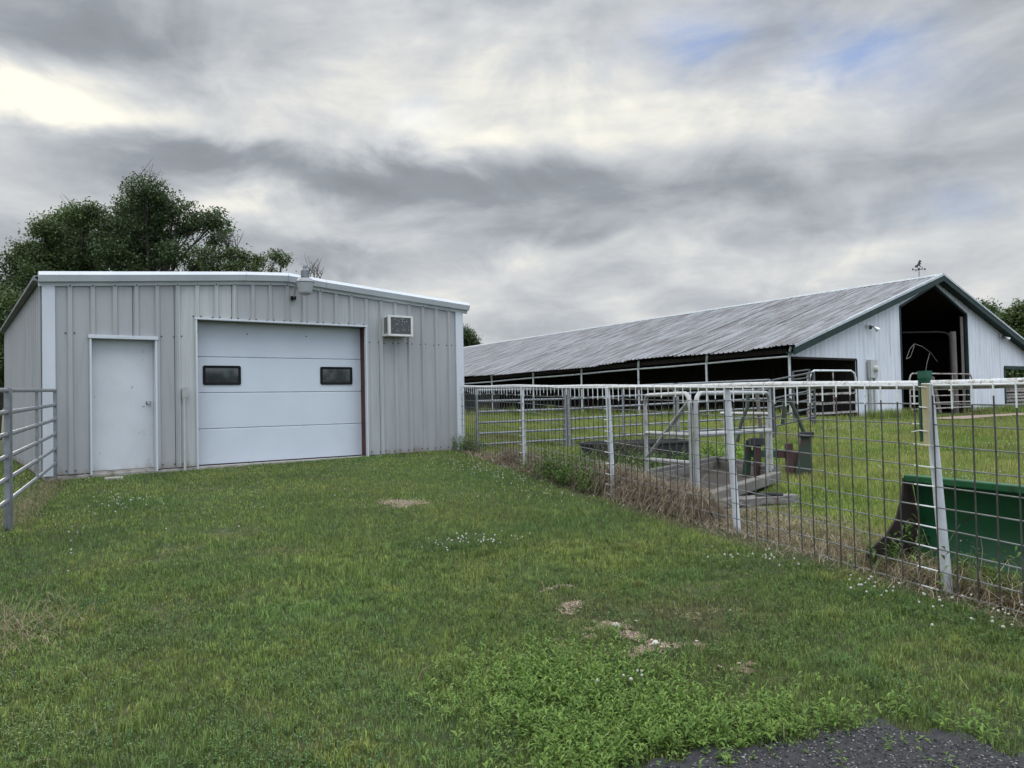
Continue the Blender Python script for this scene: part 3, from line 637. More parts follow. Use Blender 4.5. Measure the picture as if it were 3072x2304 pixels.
# ------------------------------------------------------------------ barn
def barn():
    YG, YE = 15.7, 56.0; XL, XR, XM = 24.0, 46.27, 35.13
    sl_ = .302; drop = lambda y: -.0125*(y-YG)
    rz = lambda x: 6.15-sl_*abs(x-XM)
    root = thing('livestock_barn', 'long white metal livestock barn with open side and tall gable doorway', 'barn', (XM, (YG+YE)/2, 0))
    # gable siding in sheets
    def lo(x):
        if x < 28.33: return 2.37
        if 31.9 <= x <= 38.25:
            return 4.63+(5.79-4.63)*(1-abs(x-35.07)/3.175)
        if x > 42.2: return 2.22
        return .02
    wt = lambda x: rz(x)-.20
    edges = sorted(set(list(np.round(np.arange(24.02, 46.2, .9144), 3))+[28.33, 31.9, 38.25, 42.2, 46.25]))
    for a, b in zip(edges[:-1], edges[1:]):
        if b-a < .02: continue
        mid = (a+b)/2; e = 1e-4
        lof = (lambda x, a=a, b=b: lo(min(max(x, a+1e-5), b-1e-5)))
        mb = MB(); pr = rib_profile(a, b-.002, 24.1, .3048, .085, .035, .015)
        sheet(mb, pr, lof, wt, lambda u, d, z: (u, YG-d, z), extra=[q for q in (35.07, 35.13) if a < q < b]); mb.build('siding_sheet', 'bwall', root)
    # door and opening edge trims
    def edge(pts, w, m, nm):
        mb = MB()
        for p, q in zip(pts[:-1], pts[1:]): mb.beam((p[0], YG+.03, p[1]), (q[0], YG+.03, q[1]), w, .12, (0, 1, 0))
        mb.build(nm, m, root)
    edge([(31.93, .0), (31.93, 4.60), (35.07, 5.73), (38.2, 4.60), (38.2, 0)], .09, 'fascia', 'doorway_frame')
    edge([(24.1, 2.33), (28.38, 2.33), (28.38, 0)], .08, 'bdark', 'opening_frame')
    edge([(42.22, 0), (42.22, 2.17), (46.2, 2.17)], .16, 'fascia', 'opening_frame')
    # fascia along the gable
    for sx in (-1, 1):
        xe = XM+sx*11.45
        mb = MB(); ya, yb = 15.30, 15.36
        mb.add([(xe, ya, rz(xe)-.02), (XM, ya, rz(XM)-.02), (XM, ya, rz(XM)-.27), (xe, ya, rz(xe)-.29), (xe, yb, rz(xe)-.02), (XM, yb, rz(XM)-.02), (XM, yb, rz(XM)-.27), (xe, yb, rz(xe)-.29)],
               [(0, 1, 2, 3), (7, 6, 5, 4), (0, 4, 5, 1), (3, 2, 6, 7), (0, 3, 7, 4)]); mb.build('fascia', 'fascia', root)
        mb = MB(); mb.add([(xe, ya-.02, rz(xe)+.005), (XM, ya-.02, rz(XM)+.005), (XM, ya-.02, rz(XM)+.055), (xe, ya-.02, rz(xe)+.055), (xe, ya+.14, rz(xe)+.06), (XM, ya+.14, rz(XM)+.06), (xe, ya-.02, rz(xe)-.035), (XM, ya-.02, rz(XM)-.035)],
               [(6, 7, 1, 0), (0, 1, 2, 3), (3, 2, 5, 4)]); mb.build('edge_flashing', 'fascia_lip', root)
        mb = MB(); n = 60; V = []; F = []
        for i in range(n+1):
            x = xe+(XM-xe)*i/n; V += [(x, yb, rz(x)-.25), (x, YG, rz(x)-.22+.012*math.sin(i*2.2))]
        for i in range(n): F.append((2*i, 2*i+1, 2*i+3, 2*i+2))
        mb.add(V, F); mb.build('soffit', 'fascia', root)
    # roof
    rf = part_empty('roof', root); O = ORG[rf.name]
    def sheet_mesh(nm, x0, x1, lift):
        mb = MB(); pr = rib_profile(0, .93, .06, .2286, .09, .03, .036, .0); V = []; F = []
        for y, d in pr:
            V += [(x0, y, rz(x0)+d+lift), (x1, y, rz(x1)+d+lift), (x0, y, rz(x0)+d+lift-.005), (x1, y, rz(x1)+d+lift-.005)]
        for i in range(len(pr)-1):
            q = 4*i; F += [(q, q+4, q+5, q+1), (q+2, q+3, q+7, q+6), (q, q+2, q+6, q+4)]
        me = bpy.data.meshes.new(nm); me.from_pydata([tuple(Vector(p)-Vector((x0, 0, rz(x0)))) for p in V+mb.v], [], F); me.materials.append(MAT['roofw']); me.update(); return me
    rr = random.Random(5)
    rows = [(sheet_mesh('roof_sheet_long', 27.7, XM+.0, .0), 27.7), (sheet_mesh('roof_sheet_short', 23.68, 27.85, .024), 23.68)]
    n = 45; eave = lambda y: .035*math.sin(y*.35)+.03*math.sin(y*.9+1)+(-.10*math.exp(-((y-27)/3.)**2))+(.03 if y < 17 else 0)
    for me, x0 in rows:
        for k in range(n):
            y = 15.32+.9144*k
            o = bpy.data.objects.new('roof_sheet', me); COL.objects.link(o); o.parent = rf
            low = x0 < 25
            ez = eave(y)*(1 if low else .25)+rr.uniform(-.012, .012)
            o.location = Vector((x0+rr.uniform(-.03, .03), y, rz(x0)+drop(y)+ez+(.0 if k % 2 else .003)))-O
            slope = (drop(y+1)-drop(y))
            o.rotation_euler = (slope+rr.uniform(-.004, .004), math.atan(ez/4.1)*(1 if low else .4), 0)
    mb = MB(); pr = rib_profile(15.32, 56.5, 15.4, .2286, .085, .03, .028); V = []; F = []
    for y, d in pr: V += [(XM, y, rz(XM)+d+drop(y)), (XR+.3, y, rz(XR+.3)+d+drop(y))]
    for i in range(len(pr)-1): F.append((2*i, 2*i+1, 2*i+3, 2*i+2))
    mb.add(V, F); mb.build('far_slope', 'roofw', rf)
    mb = MB(); V = []; F = []; ys = np.arange(15.30, 56.5, .115)
    for i, y in enumerate(ys):
        w = .012*(i % 2); z = 6.15+drop(y)
        V += [(XM-.24, y, z-.05+w), (XM-.05, y, z+.055), (XM+.05, y, z+.055), (XM+.24, y, z-.05+w)]
    for i in range(len(ys)-1):
        for j in range(3): F.append((4*i+j, 4*i+4+j, 4*i+5+j, 4*i+1+j))
    mb.add(V, F); mb.build('ridge_cap', 'fascia_lip', rf)
    # open side: posts with a kinked head, a long pipe, rafters ends
    for k in range(12):
        y = YG+.02+3.667*k; mb = MB(); zb = g1(23.97, y)-.1; zt = rz(23.97)+drop(y)+eave(y)-.1
        zp = 2.39-.0135*(y-YG)
        mb.tube([(23.97, y, zb), (23.97, y, zp), (23.93, y-.05, zp+.05), (23.84, y-.16, zt)], .047, 10); mb.build('post', 'wpipe', root, smooth=True)
    mb = MB(); mb.tube([(23.97, YG+.02+3.667*k*.5, 2.37-.0135*(3.667*k*.5)+.012*math.sin(k*1.7)) for k in range(23)], .037, 10); mb.build('side_pipe', 'wpipe', root, smooth=True)
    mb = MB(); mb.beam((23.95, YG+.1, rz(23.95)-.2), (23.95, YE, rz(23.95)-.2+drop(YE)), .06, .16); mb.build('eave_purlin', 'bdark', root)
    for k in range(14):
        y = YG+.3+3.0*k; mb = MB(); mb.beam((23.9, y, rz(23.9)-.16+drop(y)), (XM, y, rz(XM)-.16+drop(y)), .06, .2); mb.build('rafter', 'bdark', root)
    # inner walls and floor
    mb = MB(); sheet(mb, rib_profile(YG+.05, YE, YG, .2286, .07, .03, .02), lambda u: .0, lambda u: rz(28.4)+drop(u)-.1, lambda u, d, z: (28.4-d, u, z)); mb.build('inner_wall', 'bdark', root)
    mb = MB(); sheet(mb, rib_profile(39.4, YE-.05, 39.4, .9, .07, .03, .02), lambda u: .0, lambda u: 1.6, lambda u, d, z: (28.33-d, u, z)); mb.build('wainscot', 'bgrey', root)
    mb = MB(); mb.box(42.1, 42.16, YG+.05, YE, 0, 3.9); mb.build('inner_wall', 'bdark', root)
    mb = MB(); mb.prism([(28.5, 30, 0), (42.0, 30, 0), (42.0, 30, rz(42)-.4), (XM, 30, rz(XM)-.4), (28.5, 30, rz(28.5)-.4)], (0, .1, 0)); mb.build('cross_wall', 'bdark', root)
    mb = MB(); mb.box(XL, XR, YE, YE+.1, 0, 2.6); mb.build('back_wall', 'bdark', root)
    mb = MB(); mb.box(28.45, 42.05, YG-.05, 30, -.1, .03); mb.build('floor', 'dirt', root)
    mb = MB(); mb.tube([(37.55, YG+.35, 0), (37.5, YG+.35, 3.8)], .15, 12); mb.build('pole', 'wood', root, smooth=True)
    mb = MB(); mb.beam((38.0, YG+.14, 0.02), (38.0, YG+.14, 4.5), .26, .03, (0, 1, 0)); mb.build('door_board', 'wood', root)
    mb = MB(); mb.tube([(37.05, YG+.25, 0), (37.0, YG+.25, 3.4), (36.95, YG+.27, 3.62), (36.8, YG+.35, 3.72), (36.5, YG+.5, 3.76), (33.5, YG+1.6, 3.70)], .045, 8); mb.build('conduit', 'bdark', root, smooth=True)
    for sx in (-1, 1):
        mb = MB(); x1_ = 28.45 if sx < 0 else 42.05; mb.prism([(x1_, YG+.06, rz(x1_)-.12), (XM, YG+.06, rz(XM)-.12), (XM, YG+.06, rz(XM)-.16), (x1_, YG+.06, rz(x1_)-.16)], (0, 14.2, -.18)); mb.build('roof_shade_sheet', 'bdark', root)  # dark sheets added under the roof, standing in for interior shade
barn()
def barn_fittings():
    yw = 15.66
    m = thing('electric_meter', 'grey electric meter box on conduit against the white barn wall', 'meter', (29.4, yw, 0))
    mb = MB(); mb.box(29.12, 29.62, yw-.16, yw, 1.60, 2.33); mb.build('box', 'grey_plastic', m, bevel=.01)
    mb = MB(); n = 18
    for (r0, y0, r1, y1) in ((.13, yw-.161, .13, yw-.21), (.11, yw-.21, .105, yw-.30)):
        V = [(29.44+r*math.cos(2*math.pi*j/n), y, 1.98+r*math.sin(2*math.pi*j/n)) for r, y in ((r0, y0), (r1, y1)) for j in range(n)]
        mb.add(V, [(j, (j+1) % n, n+(j+1) % n, n+j) for j in range(n)]+[tuple(range(n, 2*n))])
    mb.build('dial', 'acw', m, smooth=True)
    mb = MB(); mb.box(29.16, 29.30, yw-.12, yw-.002, -.1, 1.6); mb.build('duct', 'grey_plastic', m)
    mb = MB(); mb.tube([(29.5, yw-.07, 1.6), (29.5, yw-.07, -.1)], .055, 10); mb.build('pipe', 'grey_plastic', m, smooth=True)
    for x, z, lab in ((29.2, 3.68, 'small twin floodlight on barn wall left of the tall doorway'), (41.75, 3.72, 'small twin floodlight on barn wall right of the tall doorway')):
        f = thing('floodlight', lab, 'floodlight', (x, yw, z), 'floodlights on the barn gable')
        mb = MB(); mb.lathe([(.05, 0), (.07, .02), (.07, .05), (.02, .07)], (0, 0, 0), 12); mb.v = [(x+p[0], yw-p[2], z+p[1]) for p in mb.v]; mb.build('mount', 'acw', f, smooth=True)
        mb = MB(); mb.tube([(x, yw-.06, z), (x+.12, yw-.12, z-.01), (x+.24, yw-.16, z-.05)], .025, 8); mb.build('arm', 'galv_dark', f, smooth=True)
        mb = MB(); d = Vector((.55, -.45, -.6)).normalized(); c = Vector((x+.24, yw-.16, z-.05))
        mb.tube([c, c+d*.06, c+d*.15, c+d*.2], [.035, .05, .095, .1], 14); mb.build('head', 'alum', f, smooth=True)
        mb = MB(); d = Vector((-.5, -.5, -.6)).normalized(); c = Vector((x+.03, yw-.1, z-.03)); mb.tube([c, c+d*.05, c+d*.12], [.03, .045, .07], 12); mb.build('head', 'galv_dark', f, smooth=True)
    # weather vane with a rearing horse
    bx, by, bz = 35.13, 16.35, 6.17
    v = thing('weather_vane', 'dark metal weather vane with rearing horse on the barn ridge', 'weather vane', (bx, by, bz))
    mb = MB(); mb.tube([(bx, by, bz-.08), (bx, by, bz+.42)], .022, 8); mb.build('mast', 'galv', v, smooth=True)
    e = Vector((.80, -.6, 0)); p = Vector((.6, .8, 0))
    mb = MB()
    for d in (e, p):
        mb.tube([Vector((bx, by, bz+.36))-d*.27, Vector((bx, by, bz+.36))+d*.27], .010, 6)
        for s in (-1, 1):
            c = Vector((bx, by, bz+.38))+d*.27*s; mb.beam(c-d*.03, c+d*.03, .015, .09); mb.beam(c-d*.03+Vector((0, 0, .03)), c+d*.03-Vector((0, 0, .03)), .014, .016)
    mb.lathe([(.0, .0), (.04, .03), (.05, .06), (.03, .1), (0., .12)], (bx, by, bz+.34), 10); mb.build('compass_arms', 'vane', v)
    # horse outline in the plane (e, z), thick 3 cm
    H = [(-.20,.52),(-.15,.53),(-.12,.60),(-.10,.50),(-.07,.50),(-.055,.58),(-.02,.62),(.03,.63),(.05,.57),(.11,.55),(.12,.58),(.08,.61),(.06,.68),(.07,.72),(.13,.71),(.14,.74),(.08,.77),(.08,.84),(.13,.82),(.15,.86),(.09,.93),(.06,.97),(.045,.93),(.0,.88),(-.03,.80),(-.06,.72),(-.10,.67),(-.15,.66),(-.21,.60)]
    mb = MB(); off = Vector((-e.y, e.x, 0))*-.014
    mb.prism([Vector((bx, by, bz+.04))+e*a*.85+Vector((0, 0, h*.8)) + off for a, h in H], -off*2); mb.build('horse', 'vane', v)
    # gate across the doorway
    g = thing('doorway_gate', 'white tube gate across the tall barn doorway', 'gate', (34.8, 15.4, 0)); y = 15.42
    mb = MB(); x0, x1, zt, zb = 32.0, 37.85, 1.80, .30
    pts = [(x0, y, zb), (x0, y, zt-.3)]+[(x0+.3-.3*math.cos(a), y, zt-.3+.3*math.sin(a)) for a in np.linspace(.2, 1.57, 5)]+[(x1-.3+.3*math.sin(a), y, zt-.3+.3*math.cos(a)) for a in np.linspace(0, 1.37, 5)]+[(x1, y, zt-.3), (x1, y, zb), (x0, y, zb)]
    mb.tube(pts, .032, 8); mb.build('frame', 'rustwhite', g, smooth=True)
    for z in (.55, .85, 1.12, 1.42): mb = MB(); mb.tube([(x0, y, z), (x1, y, z)], .026, 8); mb.build('rail', 'rustwhite', g, smooth=True)
    for x in (33.9, 35.9): mb = MB(); mb.tube([(x, y, zb), (x, y, zt)], .022, 6); mb.build('upright', 'rustwhite', g)
    for x in (32.0, 37.85): mb = MB(); mb.tube([(x, y+.0, -.05), (x, y, zb)], .02, 6); mb.build('foot', 'rustwhite', g)
    # things just inside the doorway
    w = thing('bent_wire_hoop', 'thin bent pale rod arching above the doorway gate', 'rod', (33.5, 15.5, 1.7))
    mb = MB(); mb.tube([(32.05, 15.55, 2.42), (32.5, 15.6, 2.85), (33.1, 15.7, 3.08), (34.0, 15.8, 3.0), (35.0, 15.9, 2.75), (35.8, 16.0, 2.38)], .013, 6); mb.tube([(32.05, 15.55, 2.4), (32.5, 15.6, 2.5), (32.75, 15.62, 2.75), (33.05, 15.68, 3.0)], .012, 6); mb.tube([(34.9, 15.9, 2.75), (34.5, 15.85, 2.3), (34.2, 15.8, 1.8)], .014, 6); mb.build('rod', 'timber', w)
    for i, (x, h, t, c, lab) in enumerate(((36.6, 1.75, .25, 'wood', 'weathered board leaning inside the barn doorway'), (36.15, 1.9, .1, 'wood', 'tall weathered board behind the gate inside the barn'), (33.7, 1.1, 0, 'red', 'dark red drum inside barn doorway, left of rain gauge'))):
        mb = MB()
        if c == 'red': mb.lathe([(.30, 0), (.31, .35), (.30, .36), (.31, .72), (.30, .73), (.31, 1.08), (.26, 1.1)], (x, 17.2, .03), 18); o = mb.build('drum', 'red', smooth=True)
        else: mb.beam((x, 16.3, .03), (x+t, 16.7, h), .3, .04, (0, 1, 0)); o = mb.build('leaning_board', c)
        tag(o, lab, 'drum' if c == 'red' else 'board')
    mb = MB(); mb.box(35.35, 35.62, 15.36, 15.38, 1.05, 1.42); tag(mb.build('yellow_sheet', 'yellow', bevel=.005), 'small pale yellow sheet hanging on the doorway gate', 'sheet')
    # board fence past the right-hand opening
    rr = random.Random(9); bf = thing('board_fence', 'weathered pale board fence beyond the right barn opening', 'fence', (45.2, 17.25, 0))
    for k in range(7):
        z = .30+.17*k; mb = MB(); mb.beam((43.6, 17.6+rr.uniform(-.02, .02), z), (48.0, 16.7+rr.uniform(-.02, .02), z+rr.uniform(-.04, .06)), .03, .12); mb.build('board', 'rustwhite', bf)
    for x, y in ((43.7, 17.63), (45.8, 17.2), (47.9, 16.77)): mb = MB(); mb.box(x-.05, x+.05, y, y+.1, -.1, 1.5); mb.build('post', 'wood', bf)
barn_fittings()

# ------------------------------------------------------------------ white pipe and mesh fence
FD = Vector((.3125, 1, 0)).normalized()
def fpt(y): return Vector((4.93+.3125*(y-2.23), y, 0))
def rail_z(y): return float(np.interp(y, [-4, 2.23, 4.25, 6.5, 9.35, 12.7], [.90, 1.005, 1.047, 1.10, 1.19, 1.275]))
def mesh_fence():
    root = thing('pipe_fence', 'white pipe fence with wire mesh running from the shed corner', 'fence', (6.3, 6.5, g1(6.3, 6.5)))
    posts = [((8.19,12.67),(8.20,12.69)),((7.13,9.33),(7.165,9.34)),((6.226,6.493),(6.28,6.493)),((5.585,4.298),(5.658,4.283)),((4.888,2.245),(4.984,2.213)),((4.27,.16),(4.33,.15)),((3.6,-2.0),(3.64,-2.0))]
    off = Vector((FD.y, -FD.x, 0))*.0
    for (tx, ty), (bx, by) in posts:
        mb = MB(); zb = g1(bx, by); zt = rail_z(ty)+.0
        mb.tube([(bx+(bx-tx)*.1, by, zb-.15), (bx, by, zb), ((tx+bx)/2, (ty+by)/2, (zt+zb)/2), (tx, ty, zt)], [.031, .031, .030, .029], 12); mb.build('post', 'wpipe', root, smooth=True)
    mb = MB(); ys = np.arange(-2.2, 12.75, .35)
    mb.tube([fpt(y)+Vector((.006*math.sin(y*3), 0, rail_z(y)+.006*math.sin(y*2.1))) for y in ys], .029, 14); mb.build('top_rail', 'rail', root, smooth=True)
    # mesh panels: horizontals + verticals, each wire a piece
    nrm = Vector((-FD.y, FD.x, 0))*.042        # lawn side face of the posts
    seams = [-2.1, 3.10, 8.05, 12.62]; pys = [p[0][1] for p in posts]
    rr = random.Random(21); sp = .135*FD.y
    for a, b in zip(seams[:-1], seams[1:]):
        pn = part_empty('mesh_panel', root)
        a2, b2 = a-.0, b+.02
        for i in range(11):
            dz = -.003-.127*i
            if i == 10: dz += .012
            mb = MB(); n = max(4, int((b2-a2)/.15)); ph = rr.random()*6
            yy = np.linspace(a2, b2, n+1)
            P = [fpt(y)+nrm+Vector((.004*math.sin(y*2.3+ph), 0, rail_z(y)+dz+.006*math.sin(y*1.7+ph))) for y in yy]
            for j in range(n):
                mb.mi = 1 if (i == 0 or min(abs((yy[j]+yy[j+1])/2-p) for p in pys) < .05) else 0
                mb.tube(P[j:j+2], .0046 if i else .006, 5, cap=False)
            mb.build('wire', ['wireh', 'wpaint'], pn)
        k0 = math.ceil((a-2.20)/sp); y = 2.20+k0*sp
        while y < b:
            mb = MB(); q = fpt(y)+nrm*1.14; zt = rail_z(y)+.0; zb = rail_z(y)-1.275; zb = max(zb, g1(q.x, q.y)-.02)
            w1, w2, w3 = (rr.uniform(-.004, .004) for _ in range(3)); cut = zt-rr.uniform(.07, .16)
            mb.mi = 1; mb.tube([q+Vector((0, 0, zt)), q+FD*w1*.3+Vector((0, 0, cut))], .0052, 5, cap=False)
            mb.mi = 0; mb.tube([q+FD*w1*.3+Vector((0, 0, cut)), q+FD*w1+Vector((0, 0, zt-.4)), q+FD*w2+Vector((0, 0, zt-.8)), q+FD*w3+Vector((0, 0, zb))], .0050, 5, cap=False)
            mb.build('wire', ['wire', 'wpaint'], pn); y += sp
mesh_fence()
def rain_gauge():
    b = Vector((4.885, 2.245, 0)); n = Vector((-FD.y, FD.x, 0)); p = b+n*.055-FD*.030; zt = 1.055
    g = thing('rain_gauge', 'rain gauge with green funnel and yellowed tube tied to fence post', 'rain gauge', (p.x, p.y, .6))
    mb = MB()
    def fr(sx, sy, z, back=0): return [p+FD*(-sx)+n*(-sy)+Vector((0, 0, z)), p+FD*sx+n*(-sy)+Vector((0, 0, z)), p+FD*sx+n*sy+Vector((0, 0, z)), p+FD*(-sx)+n*sy+Vector((0, 0, z))]
    V = fr(.020, .015, zt-.045)+fr(.033, .022, zt-.012)+fr(.035, .023, zt+.030)+fr(.031, .020, zt+.030)+fr(.014, .010, zt-.02)
    mb.add(V, [(i*4+j, i*4+(j+1) % 4, i*4+4+(j+1) % 4, i*4+4+j) for i in range(4) for j in range(4)]); mb.build('funnel', 'gauge', g)
    mb = MB(); V = fr(.021, .015, zt-.052)+fr(.016, .011, .63); mb.add(V, [(4+j, 4+(j+1) % 4, (j+1) % 4, j) for j in range(4)]+[(4, 5, 6, 7), (3, 2, 1, 0)]); mb.build('tube', 'tube', g, bevel=.005)
    mb = MB(); q = p+FD*.032+n*.008; mb.beam(q+Vector((0, 0, zt-.02)), q+Vector((0, 0, .65)), .011, .014, FD); mb.build('bracket', 'dkgreen', g)
    for z in (.985, .86, .715):
        mb = MB(); mb.tube([p+FD*(-.024)+n*.014+Vector((0, 0, z)), p+FD*(-.022)+n*.018+Vector((0, 0, z)), p+FD*.022+n*.018+Vector((0, 0, z+.004)), p+FD*.034+n*.014+Vector((0, 0, z+.006))]+([p+FD*.085+n*.03+Vector((0, 0, z-.006))] if z < .8 else []), .003, 5); mb.build('cable_tie', 'wpaint', g)
rain_gauge()

# ------------------------------------------------------------------ tubular corral panels
def corral_panel(name, label, P0, P1, zt0, zt1, mat_='galv', group='galvanised corral panels', rails=6, gap=.213, r=.023, mids=1, legs=True, foot=.30):
    P0 = Vector((*P0, 0)); P1 = Vector((*P1, 0)); d = (P1-P0).normalized(); L = (P1-P0).length
    pt = lambda t: P0+(P1-P0)*t
    zt = lambda t: zt0+(zt1-zt0)*t
    rt = thing(name, label, 'fence panel', (pt(.5).x, pt(.5).y, g1(pt(.5).x, pt(.5).y)), group)
    H = gap*(rails-1)
    for i in range(rails):
        mb = MB(); mb.tube([pt(.0)+Vector((0, 0, zt(0)-gap*i)), pt(1.)+Vector((0, 0, zt(1)-gap*i))], r, 10, flat=.8); mb.build('rail', mat_, rt, smooth=True)
    for t in [0., 1.]+[(k+1)/(mids+1) for k in range(mids)]:
        mb = MB(); end = t in (0., 1.); w = .045 if end else .034; q = pt(t)
        zb = (zt(t)-H-foot) if end and legs else zt(t)-H-.015
        zb = max(zb, g1(q.x, q.y)-.05)
        mb.beam(q+Vector((0, 0, zb)), q+Vector((0, 0, zt(t)+.02)), w, w, d); mb.build('upright', mat_, rt)
        if end and legs:
            s = 1 if t == 0 else -1; mb = MB(); c = q+d*s*.09
            mb.tube([c+Vector((0, 0, zt(t)-H)), c+Vector((0, 0, zb+.12)), c-d*s*.02+Vector((0, 0, zb+.05)), q+Vector((0, 0, zb+.02))], .018, 8); mb.build('foot', mat_, rt, smooth=True)
    return rt
corral_panel('corral_panel', 'galvanised tube panel reaching the left corner of the shed', (.49, 8.88), (1.27, 12.92), 1.17, 1.265, mids=1)
corral_panel('corral_panel', 'galvanised tube panel cut off by the left picture edge', (.465, 8.80), (-.25, 5.3), 1.17, 1.07, mids=1)
corral_panel('corral_panel', 'galvanised tube panel behind the mesh fence next to the shed', (8.32, 12.35), (10.42, 12.15), 1.20, 1.21, mids=1)
corral_panel('corral_panel', 'galvanised tube panel behind fence, second from the shed', (10.50, 12.14), (12.97, 11.40), 1.21, 1.28, mids=1)
corral_panel('corral_panel', 'galvanised tube panel right behind the livestock scale cage', (13.05, 11.38), (15.2, 10.5), 1.28, 1.34, mids=1)
corral_panel('corral_panel', 'dark tube panel sloping up toward the rusty white gate', (15.28, 10.48), (16.85, 10.40), 1.33, 1.52, 'galv_dark', mids=0)
corral_panel('corral_panel', 'dark narrow tube panel standing beside the barn corner post', (18.6, 12.1), (18.75, 11.7), 1.62, 1.66, 'galv_dark', mids=0)
def rusty_gate():
    a = Vector((22.6, 14.1, 0)); b = Vector((24.94, 13.83, 0)); d = (b-a).normalized(); zt, zb = 1.78, .36
    g = thing('rusty_gate', 'rusty white pipe gate with rounded corners before the barn opening', 'gate', (23.8, 13.95, 0))
    P = lambda t, z: a+d*t+Vector((0, 0, z)); L = (b-a).length
    mb = MB(); mb.tube([P(.0, zb), P(0, zt-.25), P(.07, zt-.08), P(.25, zt), P(L-.25, zt), P(L-.07, zt-.08), P(L, zt-.25), P(L, zb)], .035, 10); mb.build('frame', 'wpipe', g, smooth=True)
    for z in (zb, .68, 1.0, 1.3): mb = MB(); mb.beam(P(0, z), P(L, z+.03), .035, .07); mb.build('rail', 'rustwhite', g)
    mb = MB(); mb.tube([P(L*.5, zb), P(L*.5, zt)], .022, 8); mb.build('upright', 'rustwhite', g)
    mb = MB(); mb.tube([P(-.06, -.15), P(-.06, 1.72)], .05, 10); mb.build('hinge_post', 'rustwhite', g, smooth=True)
    w = thing('rail_fence', 'distant white rail fence seen left past the shed', 'fence', (.3, 24, 0))
    for z in (.35, .75, 1.0): mb = MB(); mb.tube([(-6, 24.5, z), (.75, 24.2, z)], .035, 8); mb.build('rail', 'wpipe', w)
    for x in (-6, -3.9, -1.8, .3, .75): mb = MB(); mb.tube([(x, 24.3, -.2), (x, 24.3, 1.02)], .045, 8); mb.build('post', 'wpipe', w)
rusty_gate()

